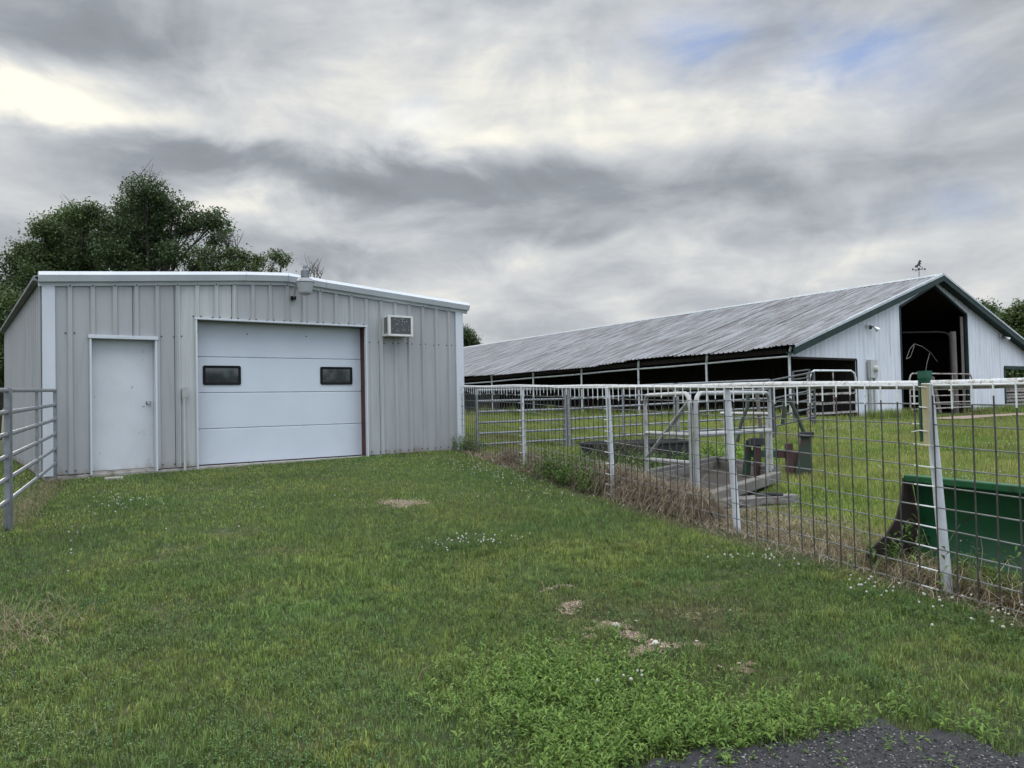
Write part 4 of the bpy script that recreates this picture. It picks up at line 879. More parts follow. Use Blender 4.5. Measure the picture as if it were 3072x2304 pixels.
# ------------------------------------------------------------------ livestock scale on old timbers
def scale():
    near = Vector((5.95, 4.93, 0)); left = Vector((7.06, 6.72, 0)); right = Vector((8.45, 5.77, 0))
    zb, zt = -.125, -.002
    u = left-near; v = right-near; back = left+v
    s = thing('livestock_scale', 'concrete livestock scale tray with white pipe cage', 'livestock scale', (7.2, 5.8, zb))
    un = u.normalized(); vn = v.normalized()
    t = .12
    def wall(a, b, nm='tray_wall', h=zt):
        mb = MB(); mb.beam(Vector((a.x, a.y, (zb+h)/2)), Vector((b.x, b.y, (zb+h)/2)), t, h-zb); mb.build(nm, 'conc_tray', s, bevel=.012)
    wall(near+un*.0, near+v); wall(near+un*(t+.0), left); wall(left+vn*t, back-vn*.0); wall(right+un*t, back-un*t)
    mb = MB(); P = [near, right, back, left]; mb.prism([Vector((p.x, p.y, zb+.003)) for p in P], (0, 0, .015)); mb.build('tray_floor', 'dirt', s)
    mb = MB(); c = [near+vn*.12+un*.1, right+vn*-.06+un*.1, back+vn*-.06-un*.1, left+vn*.12-un*.1]; mb.prism([Vector((p.x, p.y, zb-.075)) for p in c], (0, 0, .07)); mb.build('plinth', 'conc_tray', s, bevel=.01)
    # ribbed rubber strips along the far rims
    for a, b, nm in ((left, back, 'tread_strip'), (right, back, 'tread_strip')):
        d = (b-a); L = d.length; d = d/L; n = int(L/.05); mb = MB(); sd = Vector((-d.y, d.x, 0))
        mb.beam(Vector((a.x, a.y, zt+.018)), Vector((b.x, b.y, zt+.018)), .10, .03)
        for i in range(n):
            q = a+d*(.03+.05*i); mb.beam(Vector((q.x, q.y, zt+.042))-sd*.06, Vector((q.x, q.y, zt+.042))+sd*.06+d*.03, .024, .022)
        mb.build(nm, 'tread', s)
    # hoops
    def hoop(a, b, h, r=.024, name='hoop', legb=.0, lega=.0):
        d = (b-a).normalized(); R_ = .14; P = [Vector((a.x, a.y, zt+lega)), Vector((a.x, a.y, h-R_))]
        for q in (.35, .8, 1.2): P.append(a+d*(R_-R_*math.cos(q))+Vector((0, 0, h-R_+R_*math.sin(q))))
        P.append(a+d*R_+Vector((0, 0, h))); P.append(b-d*R_+Vector((0, 0, h)))
        for q in (.35, .8, 1.2): P.append(b-d*(R_-R_*math.sin(q))+Vector((0, 0, h-R_+R_*math.cos(q))))
        P += [Vector((b.x, b.y, h-R_)), Vector((b.x, b.y, zt+legb))]
        mb = MB(); mb.tube(P, r, 10); return mb.build(name, 'cage', s, smooth=True)
    A = left+vn*.02-un*.06; B = near+u*.15+vn*.06; Cc = near+u*.10+vn*.12; Dd = right-vn*.08+un*.1
    hoop(A, B, 1.0); hoop(Cc, Dd, 1.0)
    E_ = back-vn*.15-un*.15
    def bar(a, za, b, zb_, r=.02, nm='brace'): mb = MB(); mb.tube([Vector((a.x, a.y, za)), Vector((b.x, b.y, zb_))], r, 8); mb.build(nm, 'cage', s, smooth=True)
    bar(A, .21, B, .93, .024); bar(A, .53, B, .57, .024, 'cross_bar'); bar(A, .20, B, .28, .024, 'cross_bar'); bar(Cc, .575, Dd, .52, .028, 'cross_bar'); bar(E_-un*.2, .72, Dd, .73, .024, 'cross_bar')
    bar(Dd+vn*-.12, .7, Dd+vn*-.18, -.02, .016); bar(E_-un*.3, .64, E_-un*.35, .05, .018)
    # old timbers underneath
    tim = [((6.05,5.17),(7.22,4.74),-.176,.20,.085,'upper old grey timber under the livestock scale'),((5.98,5.14),(7.16,4.68),-.268,.22,.085,'lower old grey timber under the livestock scale'),((6.6,6.3),(7.9,5.5),-.285,.25,.10,'old timber deep under the scale, behind the front pair')]
    for (ax, ay), (bx, by), z, w, h, lab in tim:
        mb = MB(); n = 9; d = Vector((bx-ax, by-ay, 0)); L = d.length; d /= L; sd = Vector((-d.y, d.x, 0)); rr = random.Random(int(z*1000)+5); V = []
        for i in range(n):
            q = Vector((ax, ay, z+h/2))+d*L*i/(n-1)
            for k, (a_, b_) in enumerate(((-1, -1), (1, -1), (1, 1), (-1, 1))): V.append(q+sd*(a_*w/2+rr.uniform(-.008, .008))+Vector((0, 0, b_*h/2+rr.uniform(-.008, .008))))
        mb.add(V, [(i*4+j, i*4+(j+1) % 4, i*4+4+(j+1) % 4, i*4+4+j) for i in range(n-1) for j in range(4)]+[(3, 2, 1, 0), tuple(4*(n-1)+j for j in range(4))])
        tag(mb.build('timber', 'timber', bevel=.008), lab, 'timber', 'old timbers under the scale')
    mb = MB(); mb.tube([(7.0,4.76,-.075),(6.9,4.83,-.07),(6.78,4.88,-.075),(6.88,4.81,-.065),(7.02,4.73,-.075)], .018, 8); tag(mb.build('rubber_hose', 'rubber', smooth=True), 'short black hose lying on the timbers', 'hose')
scale()
def hitch():
    o = Vector((8.86, 5.97, -.14)); ex = Vector((.80, -.60, 0)); ey = Vector((.6, .8, 0)); ez = Vector((0, 0, 1))
    P = lambda a, b, h: o+ex*a+ey*b+ez*h
    h = thing('tractor_hitch_frame', 'maroon and green tractor hitch frame standing in the pen grass', 'farm implement', tuple(o))
    for a in (-.32, .10): mb = MB(); mb.beam(P(a, 0, -.03), P(a, 0, .47 if a > 0 else .52), .09, .07, ey); mb.build('upright', 'maroon', h, bevel=.006)
    mb = MB(); mb.beam(P(-.05, .03, .33), P(.31, .03, .31), .05, .10); mb.build('cross_beam', 'maroon', h, bevel=.006)
    mb = MB(); mb.beam(P(-.38, .05, .34), P(-.05, .05, .33), .05, .09); mb.build('cross_beam', 'dkgreen', h)
    mb = MB(); mb.beam(P(-.2, .02, .02), P(.34, .02, .0), .07, .10); mb.build('foot_beam', 'maroon', h, bevel=.006)
    for a, m_ in ((.29, 'hgreen'), (-.42, 'hgreen')):
        mb = MB(); mb.prism([P(a-.14, -.02, .0), P(a+.09, -.02, .0), P(a+.09, -.02, .58), P(a-.02, -.02, .60)], ey*.03) if a > 0 else mb.prism([P(a-.10, .06, .0), P(a+.02, .06, .0), P(a+.05, .06, .52), P(a-.02, .06, .52)], ey*.03); mb.build('side_plate', m_, h)
    mb = MB(); mb.obox(P(.33, -.01, .58), ex*.09, ey*.05, ez*.035); mb.build('cap', 'rubber', h, bevel=.01)
    mb = MB(); mb.obox(P(-.33, -.01, .50), ex*.09, ey*.06, ez*.05); mb.build('cap', 'rubber', h, bevel=.01)
    mb = MB(); mb.prism([P(.1, .0, .0), P(.18, .0, .0), P(.30, .0, .28), P(.1, .0, .28)], ey*.04); mb.build('gusset', 'maroon', h)
    for pts, m_ in (([P(.31,.0,.6),P(.2,.02,.9),P(.14,.03,1.05),P(.08,.04,1.03),P(.04,.04,.72)],'hgreen'),([P(-.14,.02,.95),P(-.16,.02,.7),P(-.10,.02,.55)],'hgreen'),([P(-.58,.0,.5),P(-.52,.02,.75),P(-.42,.04,.95),P(-.40,.06,1.15)],'hgreen'),([P(-.3,.02,1.2),P(-.28,.02,.95),P(-.25,.02,.55)],'wood')):
        mb = MB(); mb.tube(pts, .026, 8); mb.build('link_arm', m_, h, smooth=True)
    mb = MB(); mb.tube([P(-.15,.0,.93),P(.0,.02,1.04),P(.15,.03,1.06)], .012, 6); mb.build('cable', 'rubber', h)
hitch()
def trough():
    a = Vector((7.75, 8.62, 0)); b = Vector((9.35, 8.02, 0)); zt = .31
    t = thing('stock_trough', 'long black rubber stock trough overgrown with vines behind the fence', 'trough', ((a.x+b.x)/2, (a.y+b.y)/2, g1(8.5, 8.3)))
    d = (b-a).normalized(); n_ = Vector((-d.y, d.x, 0)); L = (b-a).length; c = (a+b)/2; zb = g1(c.x, c.y)-.03
    def ring(sx, sy, z, n=28):
        P = []
        for i in range(n):
            an = 2*math.pi*i/n; ca, sa = math.cos(an), math.sin(an); x = math.copysign(abs(ca)**.5, ca)*sx; y = math.copysign(abs(sa)**.5, sa)*sy; P.append(c+d*x+n_*y+Vector((0, 0, z)))
        return P
    n = 28; V = ring(L/2-.08, .34, zb)+ring(L/2-.01, .40, zt-.05)+ring(L/2+.02, .43, zt-.03)+ring(L/2+.02, .43, zt)+ring(L/2-.03, .38, zt)+ring(L/2-.09, .33, zb+.06)
    mb = MB(); mb.add(V, [(i*n+j, i*n+(j+1) % n, (i+1)*n+(j+1) % n, (i+1)*n+j) for i in range(5) for j in range(n)]+[tuple(5*n+j for j in range(n))]); mb.build('shell', 'rubber', t, smooth=True)
    mb = MB(); mb.add([p+Vector((0, 0, .0)) for p in ring(L/2-.05, .36, zt-.06)], [tuple(range(n))]); mb.build('silt', 'soil', t)
trough()
def bucket():
    a = Vector((5.60, 2.74, 0)); b = Vector((5.08, .95, 0)); d = (b-a).normalized(); n_ = Vector((-d.y, d.x, 0))
    if n_.x > 0: n_ = -n_                        # n_ points to the lawn / camera: the open mouth
    k = thing('loader_bucket', 'green tractor loader bucket lying in the pen behind the last post', 'loader bucket', (5.4, 1.9, g1(5.4, 1.9)))
    zg = g1(5.5, 2.6)-.02; zt = .335
    # profile in (depth toward the lawn, z): lip at the front low, curved back, top edge
    pr = [(.36, zg+.0), (.12, zg+.01), (-.02, zg+.06), (-.09, zg+.17), (-.10, zg+.34), (-.06, zt-.06), (-.02, zt)]
    A = lambda q, t, z: a+d*t+n_*q+Vector((0, 0, z))
    L = (b-a).length
    for (i0, i1, nm, mt) in ((0, 2, 'floor_plate', 'bucket_rust'), (2, 6, 'back_plate', 'bucket_in')):
        mb = MB(); pp = pr[i0:i1+1]
        V = [A(q, t, z) for t in (0, L) for q, z in pp]+[A(q-.012, t, z-.006) for t in (0, L) for q, z in pp]; m = len(pp)
        F = [(j, j+1, m+j+1, m+j) for j in range(m-1)]+[(2*m+j+1, 2*m+j, 3*m+j, 3*m+j+1) for j in range(m-1)]
        mb.add(V, F); mb.build(nm, mt, k, smooth=True)
    mb = MB(); mb.beam(A(-.02, -.02, zt), A(-.02, L, zt), .075, .05); mb.build('top_bar', 'jdgreen', k, bevel=.008)
    mb = MB(); mb.prism([A(q, -.012, z) for q, z in ((.40, zg), (.38, zg+.10), (.30, zg+.16), (.20, zg+.22), (.10, zg+.33), (.03, zt-.12), (.02, zt), (-.05, zt), (-.12, zg+.3), (-.1, zg))], -d*.016); mb.build('side_plate', 'bucket_rust', k)
bucket()

# ------------------------------------------------------------------ trees
def pol(az, D, z=0.): return Vector((D*math.sin(R(az)), D*math.cos(R(az)), z))
def distant_wood():
    rg = np.random.default_rng(77); n = 16000; x = rg.uniform(-160, 260, n); y = -150+rg.normal(0, 4, n); top = 5.5+5*vnoise(x, y*0, 14., 5)+2*vnoise(x, y*0, 4., 6)
    z = rg.random(n)**.8*top; p = np.stack([x, y, z], 1); t = rg.normal(size=(n, 3)); t /= np.linalg.norm(t, axis=1)[:, None]; b = np.cross(t, rg.normal(size=(n, 3))); b /= np.linalg.norm(b, axis=1)[:, None]
    s_ = rg.uniform(.4, .9, n)[:, None]; V = np.stack([p-t*s_, p+b*s_*.6, p+t*s_, p-b*s_*.6], 1).reshape(-1, 3); k = rg.random(n)[:, None]
    arr_mesh('distant_wood', V, np.full(n, 4), np.arange(4*n), 'leaf', np.repeat(np.array([.03, .05, .02])*(1-k)+np.array([.08, .11, .04])*k, 4, 0))
def tree(name, label, base, blobs, ncl, per, leaf, c0, c1, seed, trunk_r=.28, bare=0, spread=.42, group=None, twigs=10, shell=.62):
    """blobs: (centre, (rx, ry, rz)) in world space"""
    rg = np.random.default_rng(seed); rr = random.Random(seed)
    base = Vector((base.x, base.y, g1(base.x, base.y))); root = thing(name, label, 'tree', tuple(base), group)
    cs = [Vector(b[0]) for b in blobs]; vol = np.array([b[1][0]*b[1][1]*b[1][2] for b in blobs])**.75; vol /= vol.sum()
    top = max(cs, key=lambda c: c.z); fork = base+(Vector((top.x, top.y, top.z))-base)*.45
    mb = MB(); mid = base.lerp(fork, .5)+Vector((rr.uniform(-.2, .2), rr.uniform(-.2, .2), 0))
    mb.tube([base-Vector((0, 0, .3)), base+Vector((0, 0, .3)), mid, fork], [trunk_r*1.35, trunk_r, trunk_r*.8, trunk_r*.62], 10); mb.build('trunk', 'bark', root, smooth=True)
    lb = MB(); tips = []
    for c, rad in blobs:
        c = Vector(c); st = mid.lerp(fork, rr.uniform(.3, 1)); m1 = st.lerp(c, .5)+Vector((rr.uniform(-.4, .4), rr.uniform(-.4, .4), rr.uniform(.0, .6)))
        lb.tube([st, m1, c], [trunk_r*.26, trunk_r*.16, trunk_r*.06], 6)
        for k in range(twigs):
            v = Vector(rg.normal(size=3)).normalized(); e = c+Vector((v.x*rad[0], v.y*rad[1], v.z*rad[2]))*rr.uniform(.75, 1.08); m2 = c.lerp(e, .5)+Vector((0, 0, rr.uniform(0, .3)))
            lb.tube([m1.lerp(c, rr.uniform(.3, 1)), m2, e], [trunk_r*.07, trunk_r*.045, .01], 4, cap=False)
    for k in range(bare):
        v = Vector((rr.uniform(-.6, .6), rr.uniform(-.6, .6), 1)).normalized(); c, rad = top, blobs[cs.index(top)][1]
        s0 = c+Vector((rr.uniform(-.6, .6)*rad[0], 0, rad[2]*.5)); e = s0+v*rad[2]*rr.uniform(.6, 1.0)
        lb.tube([s0, e], [.03, .008], 4, cap=False)
        for q in range(4):
            s1 = s0.lerp(e, rr.uniform(.3, .9)); lb.tube([s1, s1+Vector((rr.uniform(-.5, .5), rr.uniform(-.5, .5), rr.uniform(.2, .7)))], [.013, .005], 3, cap=False)
    lb.build('limbs', 'bark', root, smooth=True)
    # leaves in clusters, each cluster with its own tint
    which = rg.choice(len(blobs), ncl, p=vol); C = np.array([tuple(c) for c in cs])[which]; RD = np.array([b[1] for b in blobs])[which]
    dv = rg.normal(size=(ncl, 3)); dv /= np.linalg.norm(dv, axis=1)[:, None]
    rad = shell+(.98-shell)*rg.random(ncl)**.8
    cc = C+dv*RD*rad[:, None]
    drop_ = rg.random(ncl) < .05; cc[drop_] += (rg.normal(size=(drop_.sum(), 3))*.25)
    n = ncl*per; ci = np.repeat(np.arange(ncl), per)
    sz = spread*(.7+.6*rg.random(ncl))
    p = cc[ci]+np.clip(rg.normal(size=(n, 3)), -1.7, 1.7)*np.array([1, 1, .62])*sz[ci][:, None]
    nm = rg.normal(size=(n, 3)); nm[:, 2] = np.abs(nm[:, 2])+.35; nm /= np.linalg.norm(nm, axis=1)[:, None]
    t = np.cross(nm, rg.normal(size=(n, 3))); t /= np.linalg.norm(t, axis=1)[:, None]; b = np.cross(nm, t)
    s = leaf*(.6+.8*rg.random(n))[:, None]
    V = np.stack([p-t*s, p+b*s*.5+nm*s*.12, p+t*s, p-b*s*.5+nm*s*.12], 1).reshape(-1, 3)
    k = np.clip(rg.normal(.45, .22, ncl), 0, 1)[ci]*.75+.25*rg.random(n)
    col = np.array(c0)[None]*(1-k[:, None])+np.array(c1)[None]*k[:, None]
    arr_mesh('crown', V, np.full(n, 4), np.arange(4*n), 'leaf', np.repeat(col, 4, 0), kind=None, parent=root)
    return root
def blobs(L):  # (az, el, D, rx, rz) -> world ellipsoids
    out = []
    for az, el, D, rx, rz in L:
        out.append((pol(az, D, CAM_Z+D*math.tan(R(el))), (rx, rx*.9, rz)))
    return out
DK0, DK1 = (.034, .058, .026), (.10, .145, .055)
MD0, MD1 = (.05, .085, .026), (.12, .17, .055)
def trees():
    t1 = [(10.92,14.34,.8),(10.16,13.37,.87),(11.7,13.83,.8),(12.74,13.37,.77),(11.68,12.19,.92),(10.14,11.85,1.),(13.41,12.62,.57),(8.94,11.97,.67),(14.44,12.55,.5),(15.49,12.62,.6),(16.11,12.48,.4),(15.3,11.7,.37),(11.25,10.5,1.),(12.92,10.38,.7),(9.82,9.86,1.),(14.2,10.06,.47),(8.83,10.45,.75)]
    t2 = [(6.76,12.83,.63),(6.15,12.19,.67),(7.52,12.32,.67),(5.31,11.19,.63),(6.8,11.04,.91),(8.15,10.94,.81),(4.44,10.07,.67),(5.67,9.68,.91),(3.72,9.53,.56),(7.27,9.48,.91),(3.49,8.37,.53),(4.56,8.34,.77),(3.05,7.72,.42),(3.75,7.04,.6)]
    t3 = [(14.64,10.58,.41),(15.51,10.74,.41),(16.51,10.78,.44),(17.4,10.59,.41),(18.3,10.39,.38),(19.56,10.67,.35),(20.02,10.34,.28),(15.28,9.93,.47),(16.61,9.87,.47),(17.95,9.68,.38),(19.21,9.79,.35)]
    t5 = [(3.22,6.49,.75),(2.52,5.83,.89),(3.03,4.81,.82),(3.74,5.46,.45),(2.34,3.75,.89),(2.94,2.93,.75),(2.85,1.47,.67),(1.99,1.89,.89)]
    t8 = [(68.51,5.38,.66),(68.13,4.99,.66),(68.95,4.92,.66),(68.29,4.23,.84),(69.2,4.27,.72),(69.63,3.92,.66),(68.73,3.56,.89),(69.43,3.09,.89)]
    t9 = [(70.01,4.73,.54),(70.54,4.94,.6),(71.14,4.75,.71),(69.64,4.24,.6),(70.25,3.98,.82),(71.03,3.82,.92),(69.88,3.27,.82),(70.57,2.92,.92),(71.34,2.77,1.09),(70.28,2.1,.92),(71.13,1.74,.98)]
    tm = [(33.11,5.2,.57),(33.61,4.77,.57),(32.92,4.41,.76),(33.92,4.26,.44),(32.05,4.92,.95)]
    bb = lambda L_, D, k=1., jit=.9, sd=1: (lambda q: [(pol(a, D+q.uniform(-jit, jit), CAM_Z+D*math.tan(R(e))), (r*k*1.05, r*k*1.05, r*k*.85)) for a, e, r in L_])(random.Random(sd))
    tree('oak_tree', 'tall dark tree behind the shed with highest uneven crown', pol(11.5, 38), bb(t1, 38, 1.04, 1.4), 860, 46, .064, DK0, DK1, 3, .34, bare=2, spread=.23, twigs=7, shell=.35)
    tree('oak_tree', 'broad dark tree behind shed, left of the tallest one', pol(6.0, 40), bb(t2, 40, 1.1, 1.4, 2), 880, 46, .068, DK0, MD1, 5, .3, bare=2, spread=.24, twigs=7, shell=.35)
    tree('shrubby_tree', 'thin low tree right of tall tree, behind the shed roof', pol(17.8, 36), bb(t3, 36, .95, .8, 3), 330, 24, .055, DK0, MD1, 7, .12, bare=8, spread=.17, twigs=12, shell=.3)
    tree('bare_tree', 'small nearly leafless tree top beside the yard light', pol(22.0, 36), blobs([(21.4,8.6,36,.5,.6),(22.2,8.7,36,.5,.7),(22.9,8.5,36,.4,.5)]), 12, 6, .05, DK0, MD1, 9, .10, bare=7, spread=.3, twigs=26)
    tree('dark_tree', 'low dark tree at the left picture edge behind the shed', pol(2.4, 34), bb(t5, 34, 1.1, 1., 4), 640, 44, .062, DK0, MD1, 11, .2, spread=.25, shell=.35)
    tree('dark_tree', 'dark round tree in the gap between shed and barn', pol(32.6, 72), bb(tm, 72, 1.1, 1., 5), 230, 34, .11, DK0, DK1, 13, .25, bare=9, spread=.3, shell=.3)
    tree('distant_tree', 'treetop just showing above the middle of the barn ridge', pol(54.4, 95), blobs([(54.3,6.0,95,1.2,1.0),(54.8,6.2,95,.7,.6),(53.4,5.2,95,1.6,1.5),(55.2,5.2,95,1.6,1.4)]), 240, 30, .14, MD0, MD1, 15, .3, spread=.36)
    tree('dark_tree', 'dark tree rising right behind the barn roof slope', pol(68.6, 68), bb(t8, 68, 1.15, 1.2, 6), 420, 40, .11, DK0, DK1, 17, .3, spread=.3, shell=.3)
    tree('leafy_tree', 'mid green tree at the right edge beyond the barn', pol(70.6, 62), bb(t9, 62, 1.15, 1.2, 7), 620, 42, .10, MD0, (.10, .145, .045), 19, .26, spread=.3, shell=.3)
    tree('leafy_tree', 'green bush showing through the right barn opening', pol(70.0, 55.5), blobs([(69.6,1.2,55.5,1.3,1.0),(70.7,1.0,55.5,1.4,1.0),(71.8,1.3,55.5,1.4,1.2),(70.2,.0,55,1.5,.8)]), 380, 34, .11, DK0, MD1, 23, .15, spread=.4)
trees()
distant_wood()

# ------------------------------------------------------------------ grass and weeds
AZC = math.degrees(th)
def sample_polar(n_scale, r0, r1, rho, az0, az1, rg):
    rs = np.linspace(r0, r1, 400); w = rho(rs)*rs; c = np.cumsum(w); tot = c[-1]*(rs[1]-rs[0])*R(az1-az0)*n_scale
    n = int(tot); u = rg.random(n)*c[-1]; r = np.interp(u, c, rs)
    az = R(az0)+rg.random(n)*R(az1-az0); return r*np.sin(az), r*np.cos(az), r
def blade_mesh(name, x, y, z, h, w, lean, yaw, col, label, detail=True, tipcol=None, kind='stuff', matn='grass', bendp=None):
    n = len(x); sx, sy = np.cos(yaw), np.sin(yaw); lx, ly = -np.sin(yaw)*lean, np.cos(yaw)*lean
    P = np.stack([x, y, z], 1); S = np.stack([sx, sy, np.zeros(n)], 1)*(w/2)[:, None]
    T = P+np.stack([lx*h, ly*h, h*np.sqrt(np.clip(1-lean**2, .05, 1))], 1)
    if detail:
        Mi = P+np.stack([lx*h*.32, ly*h*.32, h*.58*np.ones(n)], 1)
        V = np.stack([P-S, P+S, Mi+S*.8, Mi-S*.8, T], 1).reshape(-1, 3)
        b = (np.arange(n)*5)[:, None]; idx = (b+np.array([0, 1, 2, 3, 3, 2, 4])[None]).ravel(); fn = np.tile([4, 3], n); k = 5
    else:
        V = np.stack([P-S, P+S, T], 1).reshape(-1, 3); idx = np.arange(3*n); fn = np.full(n, 3); k = 3
    return arr_mesh(name, V, fn, idx, matn, np.repeat(col, k, 0), kind=kind, label=label)
G1 = np.array([.118, .185, .047]); G2 = np.array([.188, .240, .062]); G3 = np.array([.092, .175, .060]); GY = np.array([.24, .27, .07]); BR_ = np.array([.19, .145, .085]); STR = np.array([.34, .27, .17])
def lerp3(a, b, t): return a+(b-a)*t[:, None]
def hay_m(x, y):
    """dead grass along the fence: broad behind the scale, thin by the near post"""
    s = fence_s(x, y); wl = np.interp(y, [0, 2.2, 4, 6.5, 9.5, 12], [.10, .16, .22, .30, .22, .08]); wr = np.interp(y, [0, 2.2, 3.5, 5, 7, 9.5, 12], [.10, .2, .9, .75, .6, .35, .12])
    d = np.where(s < 0, -s/wl, s/wr); return np.clip(1.45-d+(vnoise(x, y, .25, 51)-.5)*1.1, 0, 1)
def lawn():
    rg = np.random.default_rng(5)
    rho = lambda r: 11500*np.minimum(1, (4.2/np.maximum(r, .1))**1.72)
    x, y, r = sample_polar(1., 1.7, 46, rho, AZC-40, AZC+40, rg)
    s = fence_s(x, y)
    keep = ~((x > 1.12) & (x < 8.55) & (y > 13.1) & (y < 22.1)) & ~((x > 24.2) & (y > 15.75))
    cA = np.mean(ASP[:9], 0)+np.array([-.4, -.6]); kA = .90+.14*vnoise(x, y, .13, 79)
    keep &= ~(in_poly(cA[0]+(x-cA[0])/kA, cA[1]+(y-cA[1])/kA, ASP) & (rg.random(len(x)) > .02))
    keep &= rg.random(len(x)) > gravel_m(x, y)**1.4*.92
    keep &= ~in_poly(x, y, np.array([(5.9,4.85),(8.55,5.7),(9.65,7.55),(7.0,6.8)]))
    keep &= ~((x > 29) & (np.abs(y-13.2-.3*np.sin(x*.4)) < .6+.4*np.clip((x-29.5)/26, 0, 1)))
    # hidden strip behind the shed
    keep &= ~((y > 22) & (x > .8) & (x < .62*y-4.5))
    bare = np.clip((vnoise(x, y, .55, 61)-.60)*6, 0, 1)*np.clip((vnoise(x, y, 2.2, 63)-.40)*4, 0, 1)
    keep &= rg.random(len(x)) > bare*.4
    hm = hay_m(x, y); keep &= rg.random(len(x)) > hm*.8
    x, y, r, s, bare, hm = [a[keep] for a in (x, y, r, s, bare, hm)]; n = len(x)
    pen = s > 0; z = gz(x, y)-.006
    tuft = vnoise(x, y, .11, 41); patch = vnoise(x, y, 1.1, 42); patch2 = vnoise(x, y, 2.7, 43); fine = rg.random(n)
    h = (.013+.018*tuft+.026*np.clip((tuft-.56)*3, 0, 1)+.011*rg.random(n))*(1+.5*np.clip((patch2-.55)*4, 0, 1))
    h = np.where(bare > .3, h*.6, h)
    hp = .06+.09*vnoise(x, y, .3, 44)+.10*np.clip((vnoise(x, y, .8, 45)-.55)*4, 0, 1)
    hp = np.where((y > 12.3) & (x < 23), hp*2.0+.05, hp); hp = np.where((x > 22.6) & (x < 24.3) & (y > 15), hp*2.3, hp)
    hp = np.where((y > 14.6) & (y < 15.7) & (x > 28.4) & ((x < 31.6) | (x > 37.5)), .25+.25*rg.random(n), hp)
    near = np.exp(-((x-6.7)/1.3)**2-((y-4.6)/1.3)**2); hp = hp*(1-.72*np.clip(near*1.4, 0, 1))
    hp = np.where((x > 27) & (y > 8.5) & (y < 14), hp*.4, hp)
    h = np.where(pen, hp, h)
    h = np.where(s < -12, .18, h)
    w = (.0032+.0012*rg.random(n))*np.maximum(1, r/4.)**.82*np.where(pen, 1.15, 1.)
    col = lerp3(np.tile(G1, (n, 1)), np.tile(G2, (n, 1)), np.clip((patch-.35)*2.6, 0, 1)*.8+.2*fine)
    col = lerp3(col, np.tile(G3, (n, 1)), np.clip((vnoise(x, y, .5, 46)-.52)*4, 0, 1)*.45)
    col = lerp3(col, np.tile(GY, (n, 1)), np.clip((vnoise(x, y, .30, 47)-.64)*5, 0, 1)*.6)
    col = lerp3(col, np.tile(BR_, (n, 1)), np.clip(bare*.22+hm*.8+(rg.random(n) < .04)*.55, 0, 1))
    worn = np.exp(-((x-3.45)/.45)**2-((y-2.85)/.35)**2)+.7*np.exp(-((x-3.1)/.3)**2-((y-3.4)/.4)**2); col = lerp3(col, np.tile(BR_*.85, (n, 1)), np.clip(worn*.6*(.4+vnoise(x, y, .12, 53)), 0, .6)); h = h*(1-.35*np.clip(worn, 0, 1))
    pc = lerp3(np.tile(np.array([.145, .22, .045]), (n, 1)), np.tile(np.array([.24, .285, .075]), (n, 1)), np.clip(patch*1.3-.2, 0, 1))
    pc = lerp3(pc, np.tile(np.array([.30, .29, .10]), (n, 1)), np.clip((vnoise(x, y, .7, 50)-.5)*4, 0, 1)*.55)
    pc = lerp3(pc, np.tile(BR_*1.1, (n, 1)), np.clip(hm*.9+(rg.random(n) < .08)*.6+np.clip((vnoise(x, y, 1.6, 49)-.62)*4, 0, 1)*.5, 0, 1))
    speck = vnoise(x, y, .045, 48, 2); col = np.where(pen[:, None], pc, col)*((.55+.9*rg.random(n))*(.55+.9*speck)*(.72+.56*vnoise(x, y, .9, 52)))[:, None]
    h = np.where(pen, h, h*(.65+.7*speck))
    lean = np.clip(np.abs(rg.normal(.38, .25, n)), 0, .9); yaw = rg.random(n)*2*math.pi
    a = (~pen) & (r < 6.5); b = (~pen) & (r >= 6.5); c = pen
    blade_mesh('lawn_grass', x[a], y[a], z[a], h[a], w[a], lean[a], yaw[a], col[a], None)
    blade_mesh('far_lawn_grass', x[b], y[b], z[b], h[b], w[b]*1.15, lean[b], yaw[b], col[b], None, detail=False)
    blade_mesh('pen_grass', x[c], y[c], z[c], h[c], w[c]*1.15, lean[c]*.75, yaw[c], col[c], None, detail=False)
lawn()
